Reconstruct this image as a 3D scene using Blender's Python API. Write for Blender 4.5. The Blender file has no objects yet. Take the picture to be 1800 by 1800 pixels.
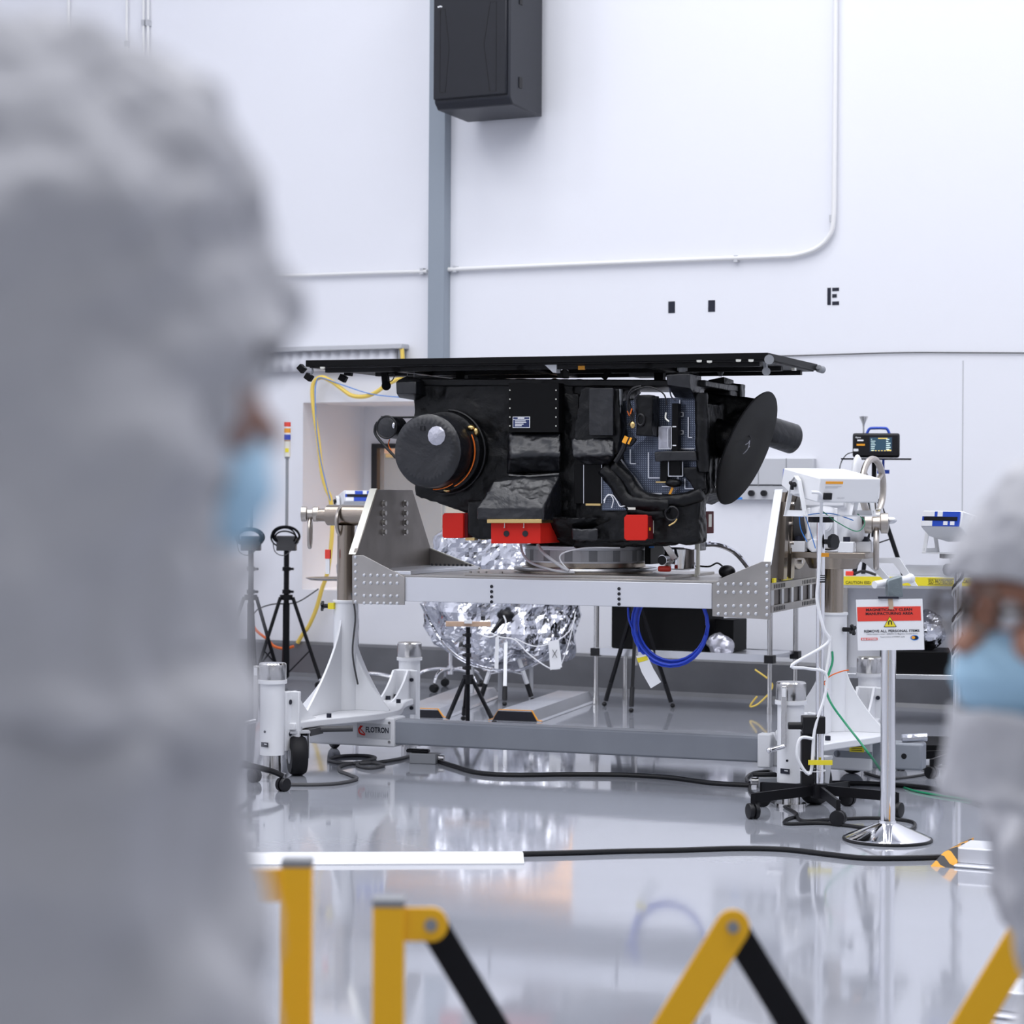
import bpy, math, random
from mathutils import Vector, Matrix, noise
R = math.radians
SC = bpy.context.scene
COL = SC.collection
random.seed(7)

# ------------------------------------------------------------------ camera
EYE, FPX, HY, ROLL = 1.5, 4000.0, 862.0, 0.006
cam = bpy.data.cameras.new('camera'); camo = bpy.data.objects.new('camera', cam); COL.objects.link(camo)
cam.sensor_width = 36; cam.lens = 80.0
cam.shift_y = -(900.0 - HY) / 1800.0
camo.matrix_world = Matrix.Translation((0, 0, EYE)) @ Matrix.Rotation(R(90), 4, 'X') @ Matrix.Rotation(ROLL, 4, 'Z')
cam.clip_start = 0.1; cam.clip_end = 100
cam.dof.use_dof = True; cam.dof.focus_distance = 11.1; cam.dof.aperture_fstop = 4.5
SC.camera = camo

# ------------------------------------------------------------------ world and lamps of the hall
w = bpy.data.worlds.new('world'); SC.world = w; w.use_nodes = True
w.node_tree.nodes['Background'].inputs[0].default_value = (0.88, 0.91, 1.0, 1)
w.node_tree.nodes['Background'].inputs[1].default_value = 0.50
def area(loc, sx, sy, power, col=(0.975, 0.98, 1.0), rot=(0, 0, 0)):
    l = bpy.data.lights.new('ceiling_lamp', 'AREA'); l.shape = 'RECTANGLE'; l.size = sx; l.size_y = sy
    l.energy = power; l.color = col
    o = bpy.data.objects.new('ceiling_lamp', l); o.location = loc; o.rotation_euler = rot; COL.objects.link(o); return o
for lx in (-5, -1.6, 1.8, 5.2):
    for ly in (5.5, 8.5, 11.5, 14.2):
        area((lx, ly, 9.2), 1.9, 0.9, 81)
for lx in (-2.6, 1.8):
    area((lx, 1.6, 9.2), 1.9, 0.9, 150)
SC.view_settings.view_transform = 'Standard'; SC.view_settings.look = 'None'
SC.view_settings.gamma = 1; SC.view_settings.use_curve_mapping = False
SC.view_settings.exposure = 0.0

# ------------------------------------------------------------------ measuring helpers
def unroll(px, py):
    dx, dy = px - 900.0, py - HY
    return (dx + ROLL * dy) / FPX, (dy - ROLL * dx) / FPX
def P(px, py, d):
    a, b = unroll(px, py); return Vector((a * d, d, EYE - b * d))
def G(px, py, z=0.0):
    a, b = unroll(px, py); d = (EYE - z) / b; return Vector((a * d, d, z))
def frame(x, y, ang):
    return Matrix.Translation((x, y, 0)) @ Matrix.Rotation(ang, 4, 'Z')
CT = frame(0.367, 12.18, -R(21))                 # the rotation fixture
WT = frame(1.045, 16.9, -R(27.5))                 # the back wall: local x along it, -y towards the room
def on(F, px, py, y=None, x=None, z=None):
    """point of the sight line lying in a plane of frame F, in F's own coordinates"""
    a, b = unroll(px, py); I = F.inverted()
    o = I @ Vector((0, 0, EYE)); d = (I.to_3x3() @ Vector((a, 1, -b)))
    if y is not None: t = (y - o.y) / d.y
    elif x is not None: t = (x - o.x) / d.x
    else: t = (z - o.z) / d.z
    return o + d * t
def K(px, py, v): return on(CT, px, py, y=v)
def KU(px, py, u): return on(CT, px, py, x=u)
def KZ(px, py, z): return on(CT, px, py, z=z)
def WL(px, py, off=0.0): return on(WT, px, py, y=-off)

# ------------------------------------------------------------------ mesh builder
def perp(d):
    d = d.normalized(); a = Vector((0, 0, 1)) if abs(d.z) < 0.9 else Vector((1, 0, 0))
    x = a.cross(d).normalized(); return x, d.cross(x).normalized()
def smoothpath(pts, n=6, closed=False):
    pts = [Vector(p) for p in pts]; out = []; m = len(pts)
    if m < 3: return pts
    segs = m if closed else m - 1
    for i in range(segs):
        if closed: p0, p1, p2, p3 = pts[(i-1) % m], pts[i], pts[(i+1) % m], pts[(i+2) % m]
        else: p0, p1, p2, p3 = pts[max(i-1, 0)], pts[i], pts[i+1], pts[min(i+2, m-1)]
        for k in range(n):
            t = k / n
            out.append(0.5 * ((2*p1) + (p2-p0)*t + (2*p0-5*p1+4*p2-p3)*t*t + (3*p1-p0-3*p2+p3)*t**3))
    if not closed: out.append(pts[-1])
    return out
FR = {}
class MB:
    def __init__(s, F=None): s.v = []; s.f = []; s.mi = []; s.m = 0; s.F = F or Matrix()
    def add(s, vs, fs):
        b = len(s.v); s.v += [Vector(q) for q in vs]
        for f in fs: s.f.append([b + i for i in f]); s.mi.append(s.m)
        return s
    def box(s, c, d, rot=None):
        c = Vector(c); M = rot.to_3x3() if rot else Matrix.Identity(3)
        vs = [c + M @ Vector((x*d[0]/2, y*d[1]/2, z*d[2]/2)) for z in (-1, 1) for y in (-1, 1) for x in (-1, 1)]
        return s.add(vs, [(0,2,3,1),(4,5,7,6),(0,1,5,4),(2,6,7,3),(0,4,6,2),(1,3,7,5)])
    def b2(s, lo, hi):
        lo, hi = Vector(lo), Vector(hi); return s.box((lo+hi)/2, hi-lo)
    def bar(s, p0, p1, w, h, up=(0, 0, 1)):
        p0, p1 = Vector(p0), Vector(p1); d = (p1-p0).normalized(); up = Vector(up)
        x = d.cross(up)
        if x.length < 1e-4: x = d.cross(Vector((1, 0, 0)))
        x.normalize(); z = x.cross(d).normalized()
        vs = [p + x*sx*w/2 + z*sz*h/2 for p in (p0, p1) for sz in (-1, 1) for sx in (-1, 1)]
        return s.add(vs, [(0,1,3,2),(4,6,7,5),(0,4,5,1),(2,3,7,6),(0,2,6,4),(1,5,7,3)])
    def cyl(s, p0, p1, r0, r1=None, n=20, caps=True):
        p0, p1 = Vector(p0), Vector(p1); r1 = r0 if r1 is None else r1; x, y = perp(p1-p0)
        vs = [p + (x*math.cos(2*math.pi*i/n) + y*math.sin(2*math.pi*i/n))*r for p, r in ((p0, r0), (p1, r1)) for i in range(n)]
        fs = [(i, (i+1) % n, n+(i+1) % n, n+i) for i in range(n)]
        if caps: fs += [tuple(range(n))[::-1], tuple(range(n, 2*n))]
        return s.add(vs, fs)
    def lathe(s, prof, p, ax=(0, 0, 1), n=28, x=None):
        p = Vector(p); ax = Vector(ax).normalized(); X, Y = perp(ax); vs = []; fs = []; m = len(prof)
        for r, t in prof:
            for i in range(n):
                a = 2*math.pi*i/n; vs.append(p + ax*t + (X*math.cos(a)+Y*math.sin(a))*max(r, 1e-4))
        for k in range(m-1):
            for i in range(n): fs.append((k*n+i, k*n+(i+1) % n, (k+1)*n+(i+1) % n, (k+1)*n+i))
        fs += [tuple(range(n))[::-1], tuple(range((m-1)*n, m*n))]
        return s.add(vs, fs)
    def tube(s, pts, r, n=8, closed=False, sm=6, r1=None):
        pts = smoothpath(pts, sm, closed) if sm else [Vector(p) for p in pts]
        m = len(pts); vs = []; fs = []; X = None
        for i, p in enumerate(pts):
            if closed: d = pts[(i+1) % m] - pts[i-1]
            else: d = pts[min(i+1, m-1)] - pts[max(i-1, 0)]
            if d.length < 1e-9: d = Vector((0, 0, 1))
            d.normalize()
            if X is None: X, Y = perp(d)
            else:
                X = X - d * X.dot(d)
                if X.length < 1e-6: X, Y = perp(d)
                X.normalize(); Y = d.cross(X)
            rr = r if r1 is None else r + (r1-r)*i/(m-1)
            vs += [p + (X*math.cos(2*math.pi*k/n)+Y*math.sin(2*math.pi*k/n))*rr for k in range(n)]
        for i in range(m if closed else m-1):
            j = (i+1) % m
            fs += [(i*n+k, i*n+(k+1) % n, j*n+(k+1) % n, j*n+k) for k in range(n)]
        if not closed: fs += [tuple(range(n))[::-1], tuple(range((m-1)*n, m*n))]
        return s.add(vs, fs)
    def prism(s, pts, d):
        pts = [Vector(p) for p in pts]; d = Vector(d); n = len(pts)
        return s.add(pts + [p+d for p in pts], [tuple(range(n))[::-1], tuple(range(n, 2*n))] + [(i, (i+1) % n, n+(i+1) % n, n+i) for i in range(n)])
    def ell(s, c, r, rot=None, nu=20, nv=12):
        c = Vector(c); M = rot.to_3x3() if rot else Matrix.Identity(3)
        if not hasattr(r, '__len__'): r = (r, r, r)
        vs = []; fs = []
        for j in range(1, nv):
            t = math.pi*j/nv
            for i in range(nu):
                a = 2*math.pi*i/nu
                vs.append(c + M @ Vector((r[0]*math.sin(t)*math.cos(a), r[1]*math.sin(t)*math.sin(a), r[2]*math.cos(t))))
        T = len(vs); vs += [c + M @ Vector((0, 0, r[2])), c + M @ Vector((0, 0, -r[2]))]
        for j in range(nv-2):
            for i in range(nu): fs.append((j*nu+i, (j+1)*nu+i, (j+1)*nu+(i+1) % nu, j*nu+(i+1) % nu))
        for i in range(nu):
            fs.append((T, i, (i+1) % nu)); fs.append((T+1, (nv-2)*nu+(i+1) % nu, (nv-2)*nu+i))
        return s.add(vs, fs)
    def torus(s, c, ax, Rr, r, n=32, k=8, sx=1.0):
        c = Vector(c); X, Y = perp(Vector(ax))
        return s.tube([c + X*math.cos(2*math.pi*i/n)*Rr*sx + Y*math.sin(2*math.pi*i/n)*Rr for i in range(n)], r, k, True, 0)
    def limb(s, pts, n=14):
        """rounded chain of (point, radius)"""
        for (a, ra), (b, rb) in zip(pts, pts[1:]):
            s.cyl(a, b, ra, rb, n)
        for a, ra in pts: s.ell(a, ra, None, n, 8)
        return s
    def text(s, txt, org, X, Y, h, bold=0.0, align='LEFT', lift=0.0006, w=None):
        cu = bpy.data.curves.new('t', 'FONT'); cu.body = txt; cu.size = 1.0; cu.align_x = align; cu.offset = bold; cu.resolution_u = 2
        o = bpy.data.objects.new('t', cu); COL.objects.link(o)
        dg = bpy.context.evaluated_depsgraph_get(); me = o.evaluated_get(dg).to_mesh()
        vs = [q.co.copy() for q in me.vertices]; fs = [tuple(p.vertices) for p in me.polygons]
        o.evaluated_get(dg).to_mesh_clear(); bpy.data.objects.remove(o); bpy.data.curves.remove(cu)
        X = Vector(X).normalized(); Y = Vector(Y).normalized(); N = X.cross(Y); org = Vector(org)
        k = h / 0.72; kx = k
        if w and vs:
            ex = max(q.x for q in vs) - min(q.x for q in vs); kx = w / ex
        vs = [org + X*q.x*kx + Y*q.y*k + N*lift for q in vs]
        return s.add(vs, fs)
    def build(s, name, m, par=None, bev=0, seg=2, sm=35, vox=0, wr=None, sub=0, solid=0, label=None, flat=False):
        inv = (FR[par.name].inverted() @ s.F) if par else s.F
        me = bpy.data.meshes.new(name); me.from_pydata([tuple(inv @ q) for q in s.v], [], s.f); me.update()
        for x in (m if isinstance(m, (list, tuple)) else [m]): me.materials.append(x)
        if isinstance(m, (list, tuple)):
            for p, i in zip(me.polygons, s.mi): p.material_index = i
        import bmesh
        bm = bmesh.new(); bm.from_mesh(me); bmesh.ops.recalc_face_normals(bm, faces=bm.faces); bm.to_mesh(me); bm.free()
        if not flat:
            me.shade_smooth(); me.set_sharp_from_angle(angle=R(sm if not vox else 180))
        o = bpy.data.objects.new(name, me); COL.objects.link(o)
        if par: o.parent = par; FR[o.name] = FR[par.name]
        else: FR[o.name] = Matrix()
        if solid: k = o.modifiers.new('solid', 'SOLIDIFY'); k.thickness = solid; k.offset = 0
        if vox: k = o.modifiers.new('vox', 'REMESH'); k.mode = 'VOXEL'; k.voxel_size = vox; k.use_smooth_shade = not flat
        if sub: k = o.modifiers.new('sub', 'SUBSURF'); k.levels = k.render_levels = sub
        if bev: k = o.modifiers.new('bev', 'BEVEL'); k.width = bev; k.segments = seg; k.limit_method = 'ANGLE'; k.angle_limit = R(35)
        if wr:
            for st, size, typ in wr:
                t = bpy.data.textures.new('wr', typ)
                if typ == 'CLOUDS': t.noise_scale = size; t.noise_depth = 2
                elif typ == 'VORONOI': t.noise_scale = size; t.distance_metric = 'DISTANCE'
                elif typ == 'MUSGRAVE': t.noise_scale = size; t.musgrave_type = 'RIDGED_MULTIFRACTAL'
                k = o.modifiers.new('wr', 'DISPLACE'); k.texture = t; k.strength = st; k.mid_level = 0.5
        if label: o['label'] = label
        return o
def thing(name, label, cat, F=None, group=None):
    o = bpy.data.objects.new(name, None); COL.objects.link(o); F = F or Matrix()
    o.matrix_world = F; FR[o.name] = F.copy(); o['label'] = label; o['category'] = cat; o.empty_display_size = 0.1
    if group: o['group'] = group
    return o
def tag(o, label, cat, group=None):
    o['label'] = label; o['category'] = cat
    if group: o['group'] = group
    return o
def struct(o): o['kind'] = 'structure'; return o
def at(p, rz=0.0): return Matrix.Translation(Vector(p)) @ Matrix.Rotation(rz, 4, 'Z')

# ------------------------------------------------------------------ materials
def mat(name, col, rough=0.5, metal=0.0, bump=None, vor=None, var=None, coat=0.0, emit=None, trans=0.0, spec=None, alpha=1.0, aniso=0.0, varscale=6.0, rvar=None):
    m = bpy.data.materials.new(name); m.use_nodes = True; nt = m.node_tree; b = nt.nodes['Principled BSDF']
    I = b.inputs; I['Base Color'].default_value = (*col, 1); I['Roughness'].default_value = rough; I['Metallic'].default_value = metal
    if coat: I['Coat Weight'].default_value = coat; I['Coat Roughness'].default_value = 0.06
    if trans: I['Transmission Weight'].default_value = trans
    if spec is not None: I['Specular IOR Level'].default_value = spec
    if alpha < 1: I['Alpha'].default_value = alpha
    if aniso: I['Anisotropic'].default_value = aniso
    if emit: I['Emission Color'].default_value = (*emit[0], 1); I['Emission Strength'].default_value = emit[1]
    tc = nt.nodes.new('ShaderNodeTexCoord')
    def nz(scale, detail=4, dist=0.0):
        n = nt.nodes.new('ShaderNodeTexNoise'); n.inputs['Scale'].default_value = scale; n.inputs['Detail'].default_value = detail
        n.inputs['Distortion'].default_value = dist; nt.links.new(tc.outputs['Object'], n.inputs['Vector']); return n
    if var or name.startswith('_'):
        n = nz(varscale, 3); r = nt.nodes.new('ShaderNodeMapRange'); r.inputs['From Min'].default_value = 0.3; r.inputs['From Max'].default_value = 0.7
        r.inputs['To Min'].default_value = 1 - var; r.inputs['To Max'].default_value = 1 + var
        mx = nt.nodes.new('ShaderNodeVectorMath'); mx.operation = 'SCALE'; mx.inputs[0].default_value = col
        nt.links.new(n.outputs['Fac'], r.inputs['Value']); nt.links.new(r.outputs[0], mx.inputs['Scale']); nt.links.new(mx.outputs[0], I['Base Color'])
    if rvar:
        n = nz(rvar[1], 3); r = nt.nodes.new('ShaderNodeMapRange'); r.inputs['From Min'].default_value = 0.3; r.inputs['From Max'].default_value = 0.7
        r.inputs['To Min'].default_value = max(rough - rvar[0], 0); r.inputs['To Max'].default_value = rough + rvar[0]
        nt.links.new(n.outputs['Fac'], r.inputs['Value']); nt.links.new(r.outputs[0], I['Roughness'])
    last = None
    for sc, st, di in (bump or []):
        n = nz(sc, 4, 0.4); bp = nt.nodes.new('ShaderNodeBump'); bp.inputs['Strength'].default_value = st; bp.inputs['Distance'].default_value = di
        nt.links.new(n.outputs['Fac'], bp.inputs['Height'])
        if last: nt.links.new(last.outputs[0], bp.inputs['Normal'])
        last = bp
    for sc, st, di in (vor or []):
        n = nt.nodes.new('ShaderNodeTexVoronoi'); n.inputs['Scale'].default_value = sc
        q = nz(sc*0.7, 2); ad = nt.nodes.new('ShaderNodeVectorMath'); ad.operation = 'MULTIPLY_ADD'
        nt.links.new(q.outputs['Color'], ad.inputs[0]); ad.inputs[1].default_value = (1.2/sc,)*3; nt.links.new(tc.outputs['Object'], ad.inputs[2])
        nt.links.new(ad.outputs[0], n.inputs['Vector'])
        bp = nt.nodes.new('ShaderNodeBump'); bp.inputs['Strength'].default_value = st; bp.inputs['Distance'].default_value = di
        nt.links.new(n.outputs['Distance'], bp.inputs['Height'])
        if last: nt.links.new(last.outputs[0], bp.inputs['Normal'])
        last = bp
    if last: nt.links.new(last.outputs[0], I['Normal'])
    return m
M = dict(
 wall=mat('painted_wall', (0.80, 0.81, 0.86), 0.55, bump=[(60, .04, .01)]),
 curb=mat('grey_curb_paint', (0.135, 0.138, 0.15), 0.3, var=.08),
 floor=mat('grey_epoxy_floor', (0.32, 0.335, 0.38), 0.07, coat=0.35, bump=[(1.3, .035, .02), (14, .02, .004)], var=.05, varscale=.7, rvar=(.03, 2.5)),
 column=mat('grey_duct_paint', (0.27, 0.31, 0.36), 0.45),
 pipe=mat('painted_conduit', (0.80, 0.80, 0.80), 0.45),
 cabinet=mat('charcoal_cabinet', (0.009, 0.010, 0.015), 0.45, spec=.35),
 cabside=mat('charcoal_cabinet_side', (0.018, 0.020, 0.028), 0.42, spec=.4),
 black=mat('black_plastic', (0.006, 0.006, 0.008), 0.42, spec=.35),
 rubber=mat('black_rubber', (0.006, 0.006, 0.008), 0.6, spec=.3, bump=[(80, .1, .002)]),
 blackmetal=mat('black_powder_coat', (0.005, 0.005, 0.007), 0.45, spec=.2),
 white=mat('white_enamel', (0.84, 0.85, 0.88), 0.28),
 whiteplas=mat('white_instrument_case', (0.82, 0.83, 0.85), 0.4),
 beam=mat('grey_beam_paint', (0.27, 0.29, 0.33), 0.42, var=.04),
 alu=mat('brushed_aluminium', (0.72, 0.73, 0.76), 0.36, 1.0, bump=[(30, .05, .002)], rvar=(.06, 5)),
 alulight=mat('matte_aluminium_beam', (0.74, 0.75, 0.79), 0.5, 0.75, rvar=(.05, 3)),
 plate=mat('dull_steel_plate', (0.42, 0.40, 0.38), 0.38, 0.9, var=.10, varscale=5, rvar=(.08, 6)),
 platedark=mat('bronzed_steel_plate', (0.20, 0.18, 0.165), 0.45, .8, var=.10, varscale=4, rvar=(.08, 6)),
 navylabel=mat('navy_label', (0.008, 0.02, 0.10), 0.4),
 cream=mat('machined_edge', (0.86, 0.85, 0.76), 0.4, 0.3),
 brown=mat('bronzed_steel_tube', (0.36, 0.31, 0.26), 0.27, 1.0, bump=[(40, .04, .002)]),
 chrome=mat('chrome', (0.80, 0.80, 0.82), 0.07, 1.0),
 steel=mat('polished_steel', (0.62, 0.61, 0.60), 0.2, 1.0),
 shackle=mat('galvanised_steel', (0.50, 0.46, 0.42), 0.33, 1.0),
 blanket=mat('black_thermal_blanket', (0.0035, 0.0037, 0.0045), 0.38, bump=[(6, .35, .05), (26, .25, .012)], spec=.28),
 blanketlite=mat('black_thermal_film', (0.007, 0.0075, 0.010), 0.33, bump=[(5, .4, .05), (16, .12, .01)], spec=.6),
 mattblack=mat('matte_black_panel', (0.003, 0.003, 0.0036), 0.5, spec=.14),
 solarback=mat('black_panel_underside', (0.004, 0.004, 0.005), 0.45, spec=.3, var=.4, varscale=14, bump=[(30, .3, .01)]),
 gold=mat('gold_alodine', (0.72, 0.52, 0.22), 0.3, 1.0),
 red=mat('red_anodised', (0.62, 0.018, 0.010), 0.5, spec=.25),
 darkred=mat('dark_red_panel', (0.13, 0.010, 0.014), 0.55, spec=.1),
 copper=mat('copper_film_tape', (0.75, 0.16, 0.02), 0.25, 0.6),
 kapton=mat('orange_label', (0.90, 0.38, 0.02), 0.4),
 foil=mat('silver_film', (0.60, 0.61, 0.66), 0.13, 1.0, vor=[(3, .6, .07)], bump=[(3, .5, .06)]),
 silver=mat('silver_cap_film', (0.52, 0.52, 0.58), 0.3, 0.7, vor=[(18, .5, .01)]),
 blue=mat('blue_cable', (0.012, 0.06, 0.62), 0.35),
 bluepanel=mat('blue_faceplate', (0.015, 0.07, 0.50), 0.4),
 yellow=mat('yellow_tape', (0.86, 0.72, 0.03), 0.45),
 ycable=mat('yellow_cable', (0.86, 0.62, 0.12), 0.5),
 barrier=mat('yellow_barrier_paint', (0.95, 0.50, 0.006), 0.4),
 orange=mat('orange_hose', (0.85, 0.16, 0.02), 0.45),
 green=mat('green_wire', (0.01, 0.26, 0.12), 0.4),
 lblue=mat('light_blue_wire', (0.02, 0.22, 0.70), 0.4),
 grey=mat('grey_plastic', (0.26, 0.27, 0.29), 0.5),
 lgrey=mat('light_grey_paint', (0.52, 0.53, 0.56), 0.45),
 darkgrey=mat('dark_grey_cable', (0.06, 0.06, 0.065), 0.5),
 paper=mat('white_paper', (0.86, 0.87, 0.90), 0.5),
 ink=mat('black_ink', (0.006, 0.006, 0.012), 0.55),
 navy=mat('stencil_ink', (0.004, 0.006, 0.02), 0.6),
 signred=mat('red_print', (0.80, 0.055, 0.035), 0.5),
 wood=mat('bare_wood', (0.60, 0.42, 0.30), 0.6, var=.12, varscale=20),
 tan=mat('tan_tape', (0.50, 0.37, 0.26), 0.5),
 ducttape=mat('duct_tape', (0.20, 0.24, 0.26), 0.38, .3, bump=[(30, .5, .01)]),
 clear=mat('clear_film', (0.85, 0.88, 0.9), 0.15, 0.0, alpha=.32, bump=[(14, .9, .03)], spec=1.0),
 fabric=mat('white_coverall_cloth', (0.53, 0.53, 0.56), 0.75, bump=[(9, .5, .03), (120, .12, .002)]),
 skin=mat('warm_brown_skin', (0.26, 0.105, 0.06), 0.5, bump=[(60, .05, .002)]),
 skin2=mat('light_brown_skin', (0.50, 0.25, 0.17), 0.5, bump=[(60, .05, .002)]),
 mask=mat('pale_blue_mask', (0.46, 0.72, 0.92), 0.7, bump=[(60, .1, .004)]),
 hair=mat('dark_hair', (0.02, 0.014, 0.01), 0.5),
 glove=mat('nitrile_glove', (0.75, 0.78, 0.84), 0.4),
 specs=mat('brown_spectacle_frame', (0.05, 0.025, 0.012), 0.3),
 warm=mat('warm_corridor_wall', (0.85, 0.66, 0.50), 0.6),
 bluegrey=mat('blue_grey_cabinet', (0.22, 0.29, 0.34), 0.45),
 darkframe=mat('dark_window_frame', (0.012, 0.013, 0.016), 0.4),
 glass=mat('window_glass', (0.9, 0.95, 1.0), 0.02, alpha=.18, spec=.6),
)
def foilpanel():
    m = mat('dimpled_radiator_film', (0.08, 0.095, 0.13), 0.26, 0.5, vor=[(11, .25, .02)]); nt = m.node_tree; b = nt.nodes['Principled BSDF']
    tc = nt.nodes.new('ShaderNodeTexCoord'); mp = nt.nodes.new('ShaderNodeMapping'); mp.inputs['Scale'].default_value = (90, 0, 90)
    v = nt.nodes.new('ShaderNodeTexVoronoi'); v.inputs['Randomness'].default_value = 0; v.inputs['Scale'].default_value = 1
    nt.links.new(tc.outputs['Object'], mp.inputs['Vector']); nt.links.new(mp.outputs[0], v.inputs['Vector'])
    r = nt.nodes.new('ShaderNodeValToRGB'); r.color_ramp.elements[0].color = (.42, .47, .58, 1); r.color_ramp.elements[0].position = .10
    r.color_ramp.elements[1].color = (0.075, 0.09, 0.13, 1); r.color_ramp.elements[1].position = .22
    nt.links.new(v.outputs['Distance'], r.inputs[0]); nt.links.new(r.outputs[0], b.inputs['Base Color']); return m
M['radiator'] = foilpanel()
def hazard():
    m = mat('black_orange_hazard', (0.9, 0.4, 0.02), 0.45); nt = m.node_tree; b = nt.nodes['Principled BSDF']
    tc = nt.nodes.new('ShaderNodeTexCoord'); wv = nt.nodes.new('ShaderNodeTexWave'); wv.bands_direction = 'DIAGONAL'; wv.inputs['Scale'].default_value = 5.5
    r = nt.nodes.new('ShaderNodeValToRGB'); r.color_ramp.interpolation = 'CONSTANT'; r.color_ramp.elements[0].color = (.03, .03, .035, 1)
    r.color_ramp.elements[1].position = .5; r.color_ramp.elements[1].color = (0.86, 0.40, 0.02, 1)
    nt.links.new(tc.outputs['Object'], wv.inputs['Vector']); nt.links.new(wv.outputs['Fac'], r.inputs[0]); nt.links.new(r.outputs[0], b.inputs['Base Color']); return m
M['hazard'] = hazard()

# ------------------------------------------------------------------ the hall
TW = math.tan(R(27.5))
def yw(x): return 16.9 - (x - 1.045) * TW
m = MB(); m.prism([(-7, -3, 0), (9, -3, 0), (9, yw(9), 0), (-7, yw(-7), 0)], (0, 0, -.1)); struct(m.build('floor', M['floor']))
m = MB(); m.prism([(-7, -3, 9.6), (9, -3, 9.6), (9, yw(9), 9.6), (-7, yw(-7), 9.6)], (0, 0, .1)); struct(m.build('ceiling', M['wall']))
m = MB(); m.b2((-7.1, -3, 0), (-7, yw(-7), 9.6)); struct(m.build('wall_left', M['wall']))
m = MB(); m.b2((9, -3, 0), (9.1, yw(9), 9.6)); struct(m.build('wall_right', M['wall']))
# back wall with a deep window recess
a = WL(533, 708); b = WL(533, 1036); c = WL(1010, 800)
s0, s1, z0, z1 = a.x, c.x, b.z, a.z
DEEP = 0.95
m = MB(WT); L0, L1 = -9.1, 9.0
m.b2((L0, 0, 0), (s0, .12, 9.6)); m.b2((s1, 0, 0), (L1, .12, 9.6)); m.b2((s0, 0, z1), (s1, .12, 9.6)); m.b2((s0, 0, 0), (s1, .12, z0))
wb = struct(m.build('wall_back', M['wall']))
m = MB(WT); T = .05
m.b2((s0-T, .12, z0-T), (s0, DEEP, z1+T)); m.b2((s1, .12, z0-T), (s1+T, DEEP, z1+T)); m.b2((s0, .12, z1), (s1, DEEP, z1+T)); m.b2((s0, .12, z0-T), (s1, DEEP, z0))
struct(m.build('trim_1', M['wall']))
wa = on(WT, 655, 780, y=DEEP); wx0, wz1 = wa.x, wa.z; wx1, wz0 = s1 - .12, z0 + .12
m = MB(WT)
m.b2((s0-T, DEEP, z0-T), (wx0, DEEP+.1, z1+T)); m.b2((wx1, DEEP, z0-T), (s1+T, DEEP+.1, z1+T)); m.b2((wx0, DEEP, wz1), (wx1, DEEP+.1, z1+T)); m.b2((wx0, DEEP, z0-T), (wx1, DEEP+.1, wz0))
struct(m.build('wall_recess', M['wall']))
m = MB(WT); f = .055
m.b2((wx0, DEEP-.02, wz0), (wx0+f, DEEP+.1, wz1)); m.b2((wx1-f, DEEP-.02, wz0), (wx1, DEEP+.1, wz1))
m.b2((wx0+f, DEEP-.02, wz1-f*.7), (wx1-f, DEEP+.1, wz1)); m.b2((wx0+f, DEEP-.02, wz0), (wx1-f, DEEP+.1, wz0+f))
wf = struct(m.build('window_1', M['darkframe']))
m = MB(WT); m.b2((wx0+f, DEEP+.03, wz0+f), (wx1-f, DEEP+.036, wz1-f*.7)); m.build('window_pane', M['glass'], wf)
# lit corridor seen through the window
m = MB(WT); m.b2((wx0-1.4, 3.3, 0), (wx1+1.2, 3.4, 3)); m.b2((wx0-1.5, DEEP+.1, 0), (wx0-1.4, 3.4, 3)); m.b2((wx1+1.2, DEEP+.1, 0), (wx1+1.3, 3.4, 3)); m.b2((wx0-1.5, DEEP+.1, 3), (wx1+1.3, 3.4, 3.1)); m.b2((wx0-1.5, DEEP+.1, -.1), (wx1+1.3, 3.4, 0))
struct(m.build('wall_corridor', M['warm']))
q = WT @ Vector(((wx0+wx1)/2, 1.9, 2.9)); area(q, 1.6, .8, 80, (1.0, .80, .60))
th = thing('metal_cabinet', 'blue-grey metal cabinet with a yellow label, inside the lit window', 'cabinet', WT @ Matrix.Translation((wx0+.6, 1.8, 0)))
a = on(WT, 668, 797, y=1.6); b = on(WT, 783, 900, y=1.6)
m = MB(WT); m.b2((a.x, 1.6, 0), (b.x, 2.1, a.z)); m.build('cabinet_body', M['bluegrey'], th, bev=.01)
m = MB(WT); m.b2((a.x+.05, 1.585, .1), (b.x-.03, 1.6, a.z-.05)); m.build('door', M['column'], th, bev=.005)
a = on(WT, 678, 798, y=1.58); b = on(WT, 715, 804, y=1.58)
m = MB(WT); m.b2((a.x, 1.578, b.z), (b.x, 1.584, a.z)); m.build('label_strip', M['ycable'], th)

m = MB(WT); hc = WL(1150, 1153).z
m.prism([(L0, 0, hc), (L0, -.06, hc), (L0, -.075, hc-.02), (L0, -.075, .03), (L0, -.10, 0), (L0, 0, 0)], (L1-L0, 0, 0)); struct(m.build('baseboard_back', M['curb']))
# painted duct strip that runs down the wall
a = WL(755.5, 0); b = WL(783, 0)
m = MB(WT); m.b2((WL(751.5, 600, .1).x, -.1, z1+.06), (WL(780, 600, .1).x, 0, 9.5)); struct(m.build('trim_2', M['column'], bev=.004))
# hairline joints and small marks
m = MB(WT)
for px in (1693,):
    q = WL(px, 640); m.b2((q.x-.004, -.002, hc), (q.x+.004, 0, WL(px, 634).z))
struct(m.build('trim_3', M['lgrey']))
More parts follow.
